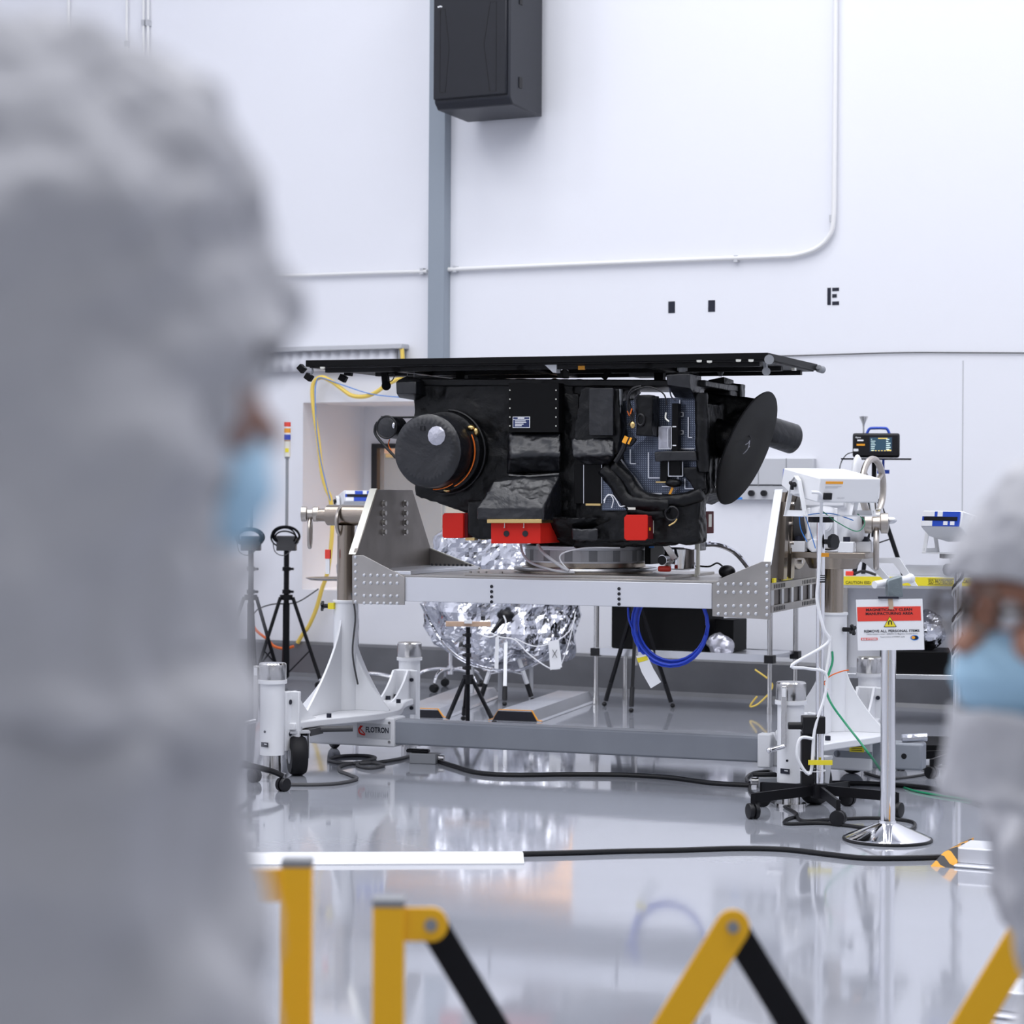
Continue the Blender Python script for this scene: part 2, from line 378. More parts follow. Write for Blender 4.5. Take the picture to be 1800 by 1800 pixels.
# conduits
def pipe(name, pts, r, label, off=.03, clips=()):
    t = thing(name, label, 'conduit', WT @ Matrix.Translation((WL(*pts[0]).x, 0, WL(*pts[0]).z)))
    m = MB(WT); m.tube([WL(px, py, off) for px, py in pts], r, 10); m.build('pipe', M['pipe'], t)
    for px, py in clips:
        m = MB(WT); q = WL(px, py, off); m.box(q + Vector((0, .01, 0)), (.03, .045, .05)); m.build('clip', M['lgrey'], t)
pipe('conduit', [(783, 474), (1000, 465), (1200, 457), (1360, 451), (1400, 448), (1436, 436), (1458, 414), (1465, 385), (1466.5, 300), (1468, 100), (1469, -80)], .017, 'white conduit that bends upward beside the black letter', clips=[(1294, 455), (1462, 384), (800, 473)])
pipe('conduit', [(300, 492), (530, 484), (640, 480), (751, 477)], .014, 'white horizontal conduit left of the grey duct strip', clips=[(742, 477)])
pipe('conduit', [(118, 300), (120, 80), (121, -60)], .013, 'single thin conduit furthest left on the wall', clips=[(120, 60)])
pipe('conduit', [(222, 400), (222.5, 100), (223, -60)], .011, 'cream thin conduit between the single and the paired ones', clips=[(222, 78)])
pipe('conduit', [(251, 400), (252, 100), (252.5, -60)], .011, 'left pipe of the close pair of conduits', clips=[(252, 40)])
pipe('conduit', [(259, 400), (260, 100), (260.5, -60)], .011, 'right pipe of the close pair of conduits', clips=[(260, 40)])
m = MB(WT); m.tube([WL(px, py, .012) for px, py in ((1300, 628), (1440, 624), (1580, 620), (1700, 620), (1900, 621))], .005, 6)
tag(m.build('wall_cable', M['darkgrey']), 'thin dark cable strung level across the wall above the white case', 'cable')
# wall markings
def mark(x0, y0, x1, y1, label, name='wall_marker', cat='marker'):
    a, b = WL(x0, y0), WL(x1, y1); m = MB(WT); m.b2((a.x, -.003, b.z), (b.x, 0, a.z)); return tag(m.build(name, M['navy']), label, cat)
mark(1175, 530, 1186.5, 550, 'black rectangle on the wall, left one of two')
mark(1245, 528, 1257, 548, 'black rectangle on the wall, right one of two')
m = MB(WT)
for x0, y0, x1, y1 in ((1454.5, 506, 1460.5, 536), (1463, 506, 1475, 511.5), (1463, 517, 1471, 523), (1463, 530, 1475, 536)):
    a, b = WL(x0, y0), WL(x1, y1); m.b2((a.x, -.003, b.z), (b.x, 0, a.z))
tag(m.build('stencilled_letter', M['navy']), 'black stencilled letter E on the white wall', 'lettering')
# wall cabinet
t = thing('wall_cabinet', 'charcoal network enclosure hung high on the wall over the grey duct', 'cabinet', WT @ Matrix.Translation((WL(840, 205).x, 0, WL(840, 205).z)))
off = .62
a, b = on(WT, 763, 193, y=-off), on(WT, 896, 180, y=-off); r_ = WL(921, 198, .1)
x0, x1, zb = a.x, b.x, a.z
m = MB(WT); m.prism([(x0, -off, zb+.05), (x0, -off+.05, zb-.0), (x0, -.10, zb-.02), (x0, -.10, zb+1.6), (x0, -off, zb+1.6)], (x1-x0, 0, 0)); m.build('cabinet_body', M['cabside'], t, bev=.012)
m = MB(WT); m.b2((x0+.005, -off-.025, zb+.07), (x1-.02, -off, zb+.84)); d = m.build('door', M['cabinet'], t, bev=.008)
m = MB(WT); m.b2((x0+.005, -off-.025, zb+.855), (x1-.02, -off, zb+1.58)); m.build('door', M['cabinet'], t, bev=.008)
m = MB(WT)
for pts in ([(.06, .12), (.06, .74), (.10, .74), (.135, .45), (.105, .12)], [(.52, .10), (.52, .76), (.47, .76), (.42, .45), (.47, .10)]):
    w_ = (x1-x0)/.62; pp = [Vector((x0+u*w_, -off-.0262, zb+z)) for u, z in pts]
    m = MB(WT)
    for i in range(len(pp)): m.bar(pp[i], pp[(i+1) % len(pp)], .006, .002, (0, 1, 0))
    m.build('door_groove', M['black'], d)
m = MB(WT)
for u0, u1, dz in ((.04, .053, 0), (.055, .068, .002), (.07, .078, -.001)): m.b2((x0+u0, -off-.0268, zb+.757+dz), (x0+u1, -off-.025, zb+.767+dz))
m.build('logo', M['paper'], d)
m = MB(WT)
m.b2((x1, -off+.14, zb+.14), (x1+.006, -off+.19, zb+.22)); m.build('latch', M['black'], t)
m = MB(WT); m.b2((x1, -off+.14, zb+.76), (x1+.006, -off+.19, zb+.84)); m.build('latch', M['black'], t)
m = MB(WT); m.b2((x0+.05, -.10, zb), (x1-.05, 0, zb+1.5)); m.build('back_box', M['cabside'], t)
# ================================================================== rotation fixture (cart)
fx = thing('rotation_fixture', 'white and steel two-tower rotation fixture on jacks carrying the black spacecraft', 'equipment cart', CT)
UL, UR = -1.38, 1.38
# lower grey beam and white sleeves
m = MB(CT); m.b2((-1.30, -.065, .10), (1.85, .065, .235)); m.build('cross_beam', M['beam'], fx, bev=.012, seg=3)
def sleeve(x0, x1, side):
    m = MB(CT); m.b2((x0, -.078, .085), (x1, .078, .248)); s = m.build('sleeve', M['white'], fx, bev=.012, seg=3)
    e = x1 - .03 if side < 0 else x0 + .03
    for dz in (.115, .22):
        m = MB(CT); m.cyl((e, -.084, dz), (e, -.07, dz), .008, n=8); m.build('bolt', M['steel'], s)
    return s
sl = sleeve(-1.62, -1.045, -1); sr = sleeve(1.03, 1.60, 1)
m = MB(CT); m.b2((1.02, -.15, .085), (1.09, -.078, .26)); m.build('beam_bracket', M['white'], fx, bev=.008)
# name plate
a = K(628, 1271, -.08); b = K(686, 1299, -.08)
m = MB(CT); m.b2((a.x, -.083, b.z), (b.x, -.078, a.z)); npl = m.build('name_plate', M['lgrey'], sl)
m = MB(CT); m.text('FLOTRON', (a.x+.052, -.0835, b.z+.032), (1, 0, 0), (0, 0, 1), .030, bold=.03, w=(b.x-a.x)-.062); m.build('lettering', M['navy'], npl)
m = MB(CT); m.tube([(a.x+.048, -.0845, b.z+.016), (a.x+.02, -.0845, b.z+.024), (a.x+.012, -.0845, b.z+.045), (a.x+.026, -.0845, b.z+.066)], .0045, 6)
m.tube([(a.x+.034, -.0845, b.z+.066), (a.x+.022, -.0845, b.z+.05), (a.x+.034, -.0845, b.z+.036), (a.x+.05, -.0845, b.z+.02)], .0025, 6); m.build('swoosh_mark', M['red'], npl)
m = MB(CT); q = K(1507, 1315, -.08); m.b2((q.x-.04, -.083, q.z-.02), (q.x+.035, -.078, q.z+.018)); yl = m.build('caution_label', M['yellow'], sr)
m = MB(CT)
for k in range(3): m.b2((q.x-.03, -.084, q.z+.007-.01*k), (q.x+.025, -.083, q.z+.010-.01*k))
m.build('label_lines', M['ink'], yl)
m = MB(CT); m.b2((1.42, -.0785, .150), (1.60, -.0775, .185)); m.cyl((1.42, -.0785, .1675), (1.42, -.0775, .1675), .0175); m.build('slot', M['beam'], sr)
m = MB(CT); m.cyl((1.76, -.067, .17), (1.76, -.06, .17), .014, n=14); m.build('bolt_hole', M['black'], fx)
for s_, U0, sg in (('L', UL, -1), ('R', UR, 1)):
    # base plate, waisted towards the jacks
    m = MB(CT); n = 10; pts = []
    for i in range(-n, n+1):
        v = i / n * .80; w_ = .085 + .20 * max(0, math.cos(v / .80 * math.pi / 2)) ** 2.2; pts.append((U0 + w_, v, .238))
    for i in range(n, -n-1, -1):
        v = i / n * .80; w_ = .085 + .20 * max(0, math.cos(v / .80 * math.pi / 2)) ** 2.2; pts.append((U0 - w_, v, .238))
    m.prism(pts, (0, 0, .038)); bp = m.build('base_plate', M['white'], fx, bev=.006)
    for v in (-.73, -.62, -.46, .46, .62, .73):
        for du in ((-.035,) if abs(v) > .5 else (-.10, .10)):
            m = MB(CT); m.cyl((U0+du-.02*sg, v, .276), (U0+du-.02*sg, v, .298), .014, n=8); m.build('bolt', M['navy'], bp)
    # pedestal
    m = MB(CT); m.cyl((U0, 0, .276), (U0, 0, .88), .068, n=28); m.cyl((U0, 0, .87), (U0, 0, .885), .074, n=28); pd = m.build('pedestal', M['white'], fx, bev=.003)
    def fin(d, L, zt, zb=.276, w0=.062):
        d = Vector(d); prof = []
        for i in range(13):
            t = i / 12; prof.append((w0 + (L - w0) * (1 - t) ** 1.55, zb + .01 + (zt - zb - .01) * t))
        pts = [Vector((U0, 0, zb)) + d * .05, Vector((U0, 0, zb)) + d * L] + [Vector((U0, 0, 0)) + d * r_ + Vector((0, 0, z_)) for r_, z_ in prof] + [Vector((U0, 0, zt)) + d * .05]
        t = d.cross(Vector((0, 0, 1))) * .014
        m = MB(CT); m.prism([p - t/2 for p in pts], t); m.build('gusset', M['white'], fx, bev=.002)
    fin((0, -1, 0), .52 if sg < 0 else .46, .80); fin((0, 1, 0), .50, .80); fin((-1, 0, 0), .27, .62); fin((1, 0, 0), .27, .62)
    # telescopic column
    m = MB(CT); m.cyl((U0, 0, .88), (U0, 0, 1.30 if sg < 0 else 1.19), .050, n=28); m.build('column', M['brown'], fx)
    m = MB(CT); k_ = Vector((U0-.07, -.03, .85)) if sg < 0 else Vector((U0+.06, -.04, .80)); e_ = Vector((-1 if sg < 0 else 1, -.3, 0)).normalized()
    m.cyl(k_, k_+e_*.05, .012); kn = m.build('lock_knob', M['black'], fx)
    if sg < 0: m = MB(CT); m.b2((U0-.075, -.075, .835), (U0-.04, -.055, .87)); m.build('yellow_sticker', M['yellow'], fx)
    m = MB(CT); c_ = k_+e_*.055
    for a_ in range(4):
        an = a_*math.pi/2+.5; X, Y = perp(e_); m.bar(c_, c_+(X*math.cos(an)+Y*math.sin(an))*.028, .014, .014)
    m.build('knob_star', M['black'], kn)
    # jacks and casters
    for v0 in (-.89, .89):
        sv = -1 if v0 < 0 else 1
        m = MB(CT); m.cyl((U0, v0, .015), (U0, v0, .135), .046, n=24); m.cyl((U0, v0, 0), (U0, v0, .018), .075, n=24); m.build('jack_leg', M['steel'], fx)
        m = MB(CT); m.lathe([(.064, .118), (.064, .488), (.076, .489), (.076, .507), (.066, .508)], (U0, v0, 0), n=30); jb = m.build('jack_body', M['white'], fx)
        m = MB(CT); m.lathe([(.070, .507), (.072, .51), (.072, .588), (.067, .595)], (U0, v0, 0), n=30); m.build('jack_cap', M['steel'], fx)
        m = MB(CT); m.b2((U0-.055, v0-sv*.05, .13), (U0+.055, v0-sv*.115, .44)); jf = m.build('jack_flange', M['white'], fx, bev=.006)
        m = MB(CT); m.b2((U0+.02, v0-sv*.11, .18), (U0+.10, v0-sv*.135, .44)); m.build('bracket', M['white'], fx, bev=.005)
        for dz in (.22, .385):
            m = MB(CT); m.cyl((U0+.045, v0-sv*.095, dz), (U0+.06, v0-sv*.095, dz), .013, n=14)
            m.cyl((U0+.075, v0-.008*1-sv*.095, dz), (U0+.075, v0-sv*.14-.004, dz), .011, n=12) if sv > 0 else None
            m.build('bolt', M['navy'], jf)
        # triangular gussets from flange to base plate
        for du in (-.04, .05):
            pts = [(U0+du, v0-sv*.13, .276), (U0+du, v0-sv*.13, .44), (U0+du, v0-sv*.16, .44)] + [(U0+du, v0-sv*(.16+.24*t), .276+.155*(1-t)**1.6) for t in (.2, .4, .6, .8, 1)]
            m = MB(CT); m.prism(pts, (.012, 0, 0)); m.build('gusset', M['white'], fx)
        # label plate on body
        if v0 < 0:
            X = Vector((math.cos(.35), -math.sin(.35), 0)); N = X.cross(Vector((0, 0, 1)))
            m = MB(CT); c_ = Vector((U0, v0, .175)) + N*.064 + X*.012; m.box(c_, (.05, .004, .024), Matrix.Rotation(-.35, 4, 'Z')); lp = m.build('rating_label', M['navy'], jb)
            m = MB(CT); m.box(c_+N*.0025+X*.008+Vector((0, 0, .003)), (.02, .001, .005), Matrix.Rotation(-.35, 4, 'Z')); m.build('label_text', M['paper'], lp)
            m = MB(CT); q = K(1384 if sg > 0 else 466, 1337 if sg > 0 else 1286, v0-.06); m.cyl((q.x, v0-.066, q.z), (q.x, v0-.05, q.z), .006, n=10); m.build('set_screw', M['navy'], jb)
        # crank
            cx = U0 - (.078 if sg < 0 else .012); cy = v0 - (.03 if sg < 0 else .078)
            m = MB(CT); m.cyl((cx, cy, .565), (cx, cy+.03, .565), .014, n=12)
            m.b2((cx-.013, cy-.012, .29), (cx+.013, cy-.004, .58)); cr = m.build('crank_arm', M['steel'], fx, bev=.003)
            m = MB(CT); g0 = Vector((cx, cy-.012, .295)); g1 = g0 + Vector((-.055, -.055, -.015)); m.cyl(g0, g1, .012, n=14); m.ell(g1, .014, nu=12, nv=8); m.build('crank_handle', M['chrome'], cr)
            m = MB(CT); m.b2((cx-.009, cy-.0135, .53), (cx+.009, cy-.012, .57)); m.build('crank_label', M['paper'], cr)
def caster(parent, F, x, y, r, wd, rot, forkmat, wheelmat=None, top=None):
    Rm = F @ Matrix.Translation((x, y, 0)) @ Matrix.Rotation(rot, 4, 'Z')
    m = MB(Rm); m.lathe([(r*.55, -wd/2), (r*.9, -wd/2), (r, -wd*.3), (r, wd*.3), (r*.9, wd/2), (r*.55, wd/2)], (0, 0, r), (1, 0, 0), 30)
    wh = m.build('wheel', wheelmat or M['rubber'], parent)
    m = MB(Rm); m.cyl((-wd*.52, 0, r), (wd*.52, 0, r), r*.42, n=20); m.build('hub', forkmat, wh)
    m = MB(Rm); tz = top or 2.25*r
    for sx in (-1, 1): m.prism([(sx*wd*.68, -r*.18, r*.85), (sx*wd*.68, r*.18, r*.85), (sx*wd*.68, r*.5, tz-.01), (sx*wd*.68, -r*.2, tz-.01)], (sx*.004, 0, 0))
    m.b2((-wd*.75, -r*.25, tz-.012), (wd*.75, r*.55, tz)); m.cyl((0, r*.2, tz), (0, r*.2, tz+.02), wd*.35, n=12); m.build('caster_fork', forkmat, parent)
caster(fx, CT, -1.30, -.757, .103, .085, R(36), M['lgrey']); caster(fx, CT, 1.47, -.757, .103, .085, R(-14), M['lgrey'])
caster(fx, CT, -1.66, .45, .09, .045, R(40), M['lgrey'], top=.2); caster(fx, CT, 1.37, .5, .09, .045, R(60), M['lgrey'], top=.2)
m = MB(CT); a = K(555, 1283, -.5); m.cyl((-1.33, -.6, .222), (-1.1, -.5, .228), .016); m.b2((-1.36, -.70, .20), (-1.25, -.55, .235)); m.build('swivel_lock', M['darkgrey'], fx)

# ---- upper deck, yoke
DZ0, DZ1 = .912, 1.040
u0, u1 = -1.11, 1.175
m = MB(CT); m.b2((-.815, -.50, DZ0), (.875, -.42, DZ1)); fb = m.build('front_beam', M['alulight'], fx, bev=.003)
m = MB(CT); m.b2((-.95, .42, DZ0), (1.0, .50, DZ1)); m.build('rear_beam', M['alulight'], fx, bev=.003)
for px in (864, 1088):
    for py in (1031, 1040, 1049, 1058):
        q = K(px, py + (4 if px > 900 else 0), -.502); m = MB(CT); m.cyl((q.x, -.5035, q.z), (q.x, -.495, q.z), .0085, n=14); m.build('hole', M['ink'], fb)
m = MB(CT); m.b2((-1.05, -.50, DZ1), (1.12, .50, DZ1+.012)); m.build('deck_plate', M['plate'], fx, bev=.002)
m = MB(CT); m.b2((-.48, -.46, DZ1+.012), (.62, .44, DZ1+.026)); m.build('adapter_plate', M['plate'], fx, bev=.002)
for i in (0, 1, 2, 4): m = MB(CT); m.cyl((-.46+.044*i, -.43, DZ1+.026), (-.46+.044*i, -.43, DZ1+.036), .008, n=8); m.build('deck_bolt', M['plate'], fx)
def endplate(u, bottom_lo):
    pts = [(u, -.50, bottom_lo), (u, -.50, 1.165), (u, -.236, 1.50), (u, .236, 1.50), (u, .50, 1.165), (u, .50, bottom_lo)]
    m = MB(CT); m.prism(pts, (-.026 if u < 0 else .0, 0, 0)) if u < 0 else None
    return pts
# left end plate with bright machined front edge
pts = endplate(u0, DZ0-.01)
m = MB(CT); m.prism([Vector(p) + Vector((.028, 0, 0)) for p in pts], (-.022, 0, 0)); ep = m.build('end_plate', M['platedark'], fx, bev=.002)
m = MB(CT); m.prism([(u0-.018, -.507, 1.155), (u0-.018, -.243, 1.502), (u0+.022, -.243, 1.502), (u0+.022, -.507, 1.155)], (0, .012, .004)); m.build('machined_edge', M['cream'], ep)
for cy_ in (-.10, .16):
    pass
for px in (674, 711.5):
    for k_ in range(4):
        q = KU(px, 885.5 + k_*16.5, u0+.03); m = MB(CT); m.cyl((u0+.026, q.y, q.z), (u0+.046, q.y, q.z), .0135, n=12); m.cyl((u0+.026, q.y, q.z), (u0+.031, q.y, q.z), .02, n=14); m.build('bolt', M['plate'], ep)
# right end plate: outer face with ribs and arc cheek
pr = [(-.50, DZ0-.01), (-.50, 1.135), (-.45, 1.165), (-.30, 1.50), (-.245, 1.50), (-.40, 1.165), (-.40, DZ0-.01)]
m = MB(CT); m.prism([(u1-.028, y_, z_) for y_, z_ in ((-.50, DZ0-.01), (-.50, 1.14), (-.28, 1.50), (.236, 1.50), (.50, 1.165), (.50, DZ0-.01))], (.022, 0, 0)); ep2 = m.build('end_plate', M['platedark'], fx, bev=.002)
a0 = K(1349, 988, -.5)
m = MB(CT); m.prism([(u1-.036, -.506, 1.135), (u1-.036, -.286, 1.51), (u1+.004, -.286, 1.51), (u1+.004, -.506, 1.135)], (0, .012, .004)); m.build('machined_edge', M['white'], ep2)
m = MB(CT)
for y_ in (-.33, -.18):
    m.prism([(u1-.006, y_, 1.06), (u1-.006, y_+.07, 1.06), (u1-.006, y_+.07+.05, 1.45), (u1-.006, y_+.05, 1.45)], (.03, 0, 0))
m.build('plate_rib', M['brown'], ep2)
m = MB(CT); m.cyl((u1-.004, 0.02, 1.34), (u1+.02, 0.02, 1.34), .24, n=48); m.build('bearing_cheek', M['brown'], ep2, bev=.003)
m = MB(CT); m.cyl((u1+.02, 0.02, 1.34), (u1+.09, 0.02, 1.34), .15, n=40); br = m.build('bearing_housing', M['darkgrey'], ep2, bev=.004)
for k_ in range(12):
    an = k_/12*2*math.pi; m = MB(CT); c_ = Vector((u1+.02, .02+.2*math.cos(an), 1.34+.2*math.sin(an))); m.cyl(c_, c_+Vector((.014, 0, 0)), .010, n=8); m.build('bolt', M['steel'], ep2)
# slotted corner rails on the right side, with window openings between
m = MB(CT); yy = (-.50, .50)
for z_ in (DZ0-.012, DZ1-.028): m.b2((u1, yy[0], z_), (u1+.012, yy[1], z_+.036))
sr_ = m.build('side_rail', M['plate'], fx)
for z_ in (DZ0-.004, DZ1-.020):
    for seg_ in ((-.47, -.25), (.12, .42)):
        k_ = seg_[0]
        while k_ < seg_[1]: m = MB(CT); m.b2((u1+.011, k_, z_), (u1+.0135, k_+.012, z_+.02)); m.build('slot', M['black'], sr_); k_ += .034
for y_ in (-.5, -.30, -.10, .10, .30, .46): m = MB(CT); m.b2((u1-.002, y_, DZ0+.02), (u1+.008, y_+.045, DZ1-.025)); m.build('rail_post', M['alu'], sr_)
m = MB(CT); m.b2((u1, -.47, DZ1+.008), (u1+.01, -.42, DZ1+.03)); m.b2((u1, -.28, DZ1+.012), (u1+.008, -.08, DZ1+.028)); m.build('yellow_tape_strip', M['yellow'], sr_)
# front gusset plates with rows of rivets
def gus(pts, name='gusset_plate'):
    m = MB(CT); m.prism(pts, (0, -.010, 0)); return m.build(name, M['plate'] if name == 'gusset_plate' else M['plate'], fx, bev=.0015)
yg = -.502
P1 = [(K(620.5, 976, yg)), K(640, 976, yg), K(712, 1014, yg), K(712, 1063, yg), K(620.5, 1061, yg)]
gl = gus(P1)
P2 = [K(1253, 1026, yg), K(1274, 1014, yg), K(1340, 987, yg), K(1355, 987, yg), K(1355, 1089, yg), K(1253, 1083, yg)]
gr = gus(P2)
def riv(par, px, py):
    q = K(px, py, yg-.010); m = MB(CT); m.lathe([(.009, 0), (.008, .005), (.003, .007)], q, (0, -1, 0), 10); m.build('rivet', M['alu'], par)
for px in (640.5, 652, 664, 675.5, 687, 698.5):
    for py in (1011, 1024.5, 1047, 1060): riv(gl, px, py + (px-640)*.012)
for k_ in range(7): riv(gl, 625.2, 979 + k_*13.1)
for px in (1263, 1276, 1290, 1303, 1316, 1329):
    for py in (1026.5, 1041, 1065, 1079): riv(gr, px, py - (1 if px < 1290 else 0)*0 + 0)
for k_ in range(8): riv(gr, 1348.5, 994 + k_*12.4)
m = MB(CT); m.prism([(u0+.03, .49, 1.165), (u0+.03, .49, DZ1), (u0+.34, .49, DZ1), (u0+.34, .49, DZ1+.015)], (0, .01, 0)); gb = m.build('gusset_plate', M['plate'], fx)
m = MB(CT); m.prism([(u0+.03, .485, 1.163), (u0+.34, .485, DZ1+.013), (u0+.34, .485, DZ1+.019), (u0+.03, .485, 1.169)], (0, .012, 0)); m.build('gusset_edge', M['cream'], gb)
m = MB(CT); m.b2((u0+.02, -.5, DZ1+.012), (u0+.34, .46, DZ1+.03)); m.build('shim_plate', M['alu'], fx, bev=.002)
for k_ in range(10):
    m = MB(CT); m.cyl((u0+.08+k_*.026, .40, DZ1+.03), (u0+.08+k_*.026, .40, DZ1+.042), .007, n=8); m.build('bolt', M['darkgrey'], gb)
# left trunnion shaft
m = MB(CT); ZT = 1.356
m.lathe([(.030, -1.575), (.036, -1.57), (.036, -1.50), (.044, -1.495), (.058, -1.49), (.058, -1.14), (.066, -1.138), (.066, -1.11)], (0, 0, ZT), (1, 0, 0), 32); m.build('trunnion_shaft', M['brown'], fx)
m = MB(CT); m.torus((-1.40, 0, ZT-.035), (1, 0, 0), .085, .011, 36, 8); m.build('saddle_clamp', M['shackle'], fx)
def shackle(cx, cy, cz, par, s=1.0, ang=0.0):
    F2 = CT @ Matrix.Translation((cx, cy, cz)) @ Matrix.Rotation(ang, 4, 'Z') @ Matrix.Scale(s, 4)
    m = MB(F2); m.lathe([(.02, -.055), (.045, -.05), (.045, -.02), (.03, -.015), (.03, .015), (.045, .02), (.045, .05), (.02, .055)], (0, 0, 0), (1, 0, 0), 24); sh = m.build('lug', M['shackle'], par)
    m = MB(F2); m.tube([(0, .0, -.03), (0, -.042, -.07), (0, -.046, -.13), (0, -.03, -.18), (0, 0, -.195), (0, .03, -.18), (0, .046, -.13), (0, .042, -.07)], .0125, 10, True); m.build('lifting_ring', M['shackle'], par)
shackle(-1.60, -.01, ZT+.005, fx, .95, .35)
m = MB(CT); m.b2((-1.47, -.085, 1.115), (-1.44, -.07, 1.165)); rt = m.build('tag_flag', M['signred'], fx)
m = MB(CT); m.b2((-1.467, -.083, 1.03), (-1.443, -.076, 1.115)); m.build('tag_text', M['paper'], rt)
# right gearbox with handwheel
gx = 1.375
m = MB(CT); m.b2((gx-.20, -.16, 1.165), (gx+.20, .16, 1.195)); m.build('gearbox_plate', M['brown'], fx, bev=.003)
m = MB(CT); m.cyl((gx, 0, 1.11), (gx, 0, 1.165), .12, .15, n=28); m.build('column_collar', M['brown'], fx)
m = MB(CT)
m.b2((gx-.12, -.12, 1.21), (gx+.10, .12, 1.50)); m.ell((gx-.02, -.02, 1.36), (.15, .15, .16)); m.lathe([(.10, -.17), (.12, -.15), (.12, .15), (.10, .17)], (gx, 0, 1.36), (1, 0, 0), 28)
m.cyl((gx-.06, -.10, 1.23), (gx-.06, -.18, 1.23), .035); m.b2((gx-.14, -.14, 1.42), (gx+.10, .05, 1.52)); gb_ = m.build('gearbox', M['white'], fx, vox=.009)
for du in (-.09, -.03, .05):
    m = MB(CT); m.b2((gx+du-.008, -.165, 1.26), (gx+du+.008, -.10, 1.42)); m.build('casting_rib', M['white'], gb_, bev=.003)
m = MB(CT); m.lathe([(.045, 0), (.045, .03), (.035, .034), (.035, .04), (.02, .041)], (gx-.01, -.14, 1.34), (0, -1, 0), 24); m.build('round_boss', M['white'], gb_)
m = MB(CT); m.b2((gx-.135, -.155, 1.43), (gx+.09, -.13, 1.51)); m.build('cover_plate', M['white'], gb_, bev=.006)
for du, dv in ((-.15, -.13), (.10, -.13), (.17, -.02)):
    m = MB(CT); m.b2((gx+du-.04, dv-.03, 1.195), (gx+du+.04, dv+.03, 1.25)); f_ = m.build('gearbox_foot', M['white'], gb_, bev=.004)
    m = MB(CT); m.cyl((gx+du, dv, 1.25), (gx+du, dv, 1.275), .018, n=10); m.build('bolt', M['navy'], f_)
for du, dz in ((-.115, 1.50), (.075, 1.50), (-.12, 1.44)):
    m = MB(CT); m.cyl((gx+du, -.150, dz), (gx+du, -.140, dz), .009, n=8); m.build('bolt', M['lgrey'], gb_)
# worm shaft towards the right, handwheel
hz = 1.40
m = MB(CT); m.lathe([(.055, .10), (.06, .12), (.06, .17), (.035, .175), (.035, .23), (.05, .235), (.05, .26), (.03, .265)], (gx, -.04, hz-.03), (1, 0, 0), 26); m.build('input_shaft', M['steel'], fx)
hwc = on(CT, 1534, 857, y=-.04)
m = MB(CT); m.torus(hwc, (1, -.17, 0), .145, .017, 44, 10); hw = m.build('handwheel', M['shackle'], fx)
m = MB(CT); Xn, Yn = perp(Vector((1, -.17, 0)))
for k_ in range(3):
    an = 2*math.pi*k_/3+.5; m.tube([hwc, hwc+(Xn*math.cos(an)+Yn*math.sin(an))*.14], .014, 8, sm=0)
m.cyl(hwc-Vector((.03, .009, 0)), hwc+Vector((.02, .006, 0)), .04); m.build('handwheel_spoke', M['shackle'], hw)
m = MB(CT); m.cyl(hwc+Vector((.0, -.02, -.16)), hwc+Vector((.10, -.05, -.165)), .017, n=14); m.ell(hwc+Vector((.10, -.05, -.165)), (.035, .02, .018)); m.build('handwheel_grip', M['alu'], hw)
m = MB(CT); m.box(hwc+Vector((.022, -.015, -.02)), (.004, .045, .06)); m.build('yellow_sticker', M['yellow'], hw)
m = MB(CT); m.ell(hwc+Vector((-.09, .05, 0)), (.03, .12, .17)); m.build('wheel_guard', M['white'], fx)
shackle(gx+.245, -.10, 1.345, fx, 1.15, .2)
# chain-fall arm and padded bar seen beside the gearbox
m = MB(CT); m.prism([(gx+.02, .20, 1.155), (gx+.30, .20, 1.165), (gx+.40, .18, 1.02), (gx+.37, .18, 1.02), (gx+.27, .20, 1.135), (gx+.18, .20, 1.135), (gx+.29, .18, 1.02), (gx+.26, .18, 1.02), (gx+.12, .20, 1.135)], (0, .02, 0)); m.build('support_arm', M['white'], fx)
# wires under the instrument
m = MB(CT); m.tube([(-1.30, -.1, .93), (-1.28, -.09, .8), (-1.30, -.08, .6), (-1.29, -.03, .42)], .005, 6); m.build('wire', M['darkgrey'], fx)
# blue cable coil hanging from the deck
coil = thing('cable_coil', 'coil of bright blue cable hanging below the deck beam', 'cable coil', CT)
m = MB(CT); q = K(1181, 1108, -.30); rr_ = .195
random.seed(3)
pts = []
for k_ in range(4*28):
    an = 2*math.pi*k_/28; rad = rr_ + .012*math.sin(k_*.11) + .006*(k_//28) - .01
    pts.append(q + Vector((math.cos(an)*rad, -.012*(k_//28) + .004*math.sin(an*2), math.sin(an)*rad*(1.0+.02*(k_//28)) + .03)))
m.tube(pts, .0065, 8, sm=0); m.build('coiled_cable', M['blue'], coil)
m = MB(CT); m.tube([K(1104, 1068, -.33), K(1106, 1090, -.33), K(1118, 1120, -.33), K(1124, 1146, -.33)], .006, 8); m.build('cable_tail', M['blue'], coil)
m = MB(CT); pp = [K(*p, -.33) for p in ((1118, 1153), (1137, 1150), (1148, 1175), (1162, 1199), (1144, 1210), (1128, 1182))]; m.prism(pp, (0, .003, 0)); tg = m.build('paper_tag', M['paper'], coil)
m = MB(CT); pp = [K(*p, -.332) for p in ((1119, 1157), (1137, 1153), (1139, 1160), (1122, 1165))]; m.prism(pp, (0, .006, 0)); m.build('yellow_band', M['yellow'], tg)
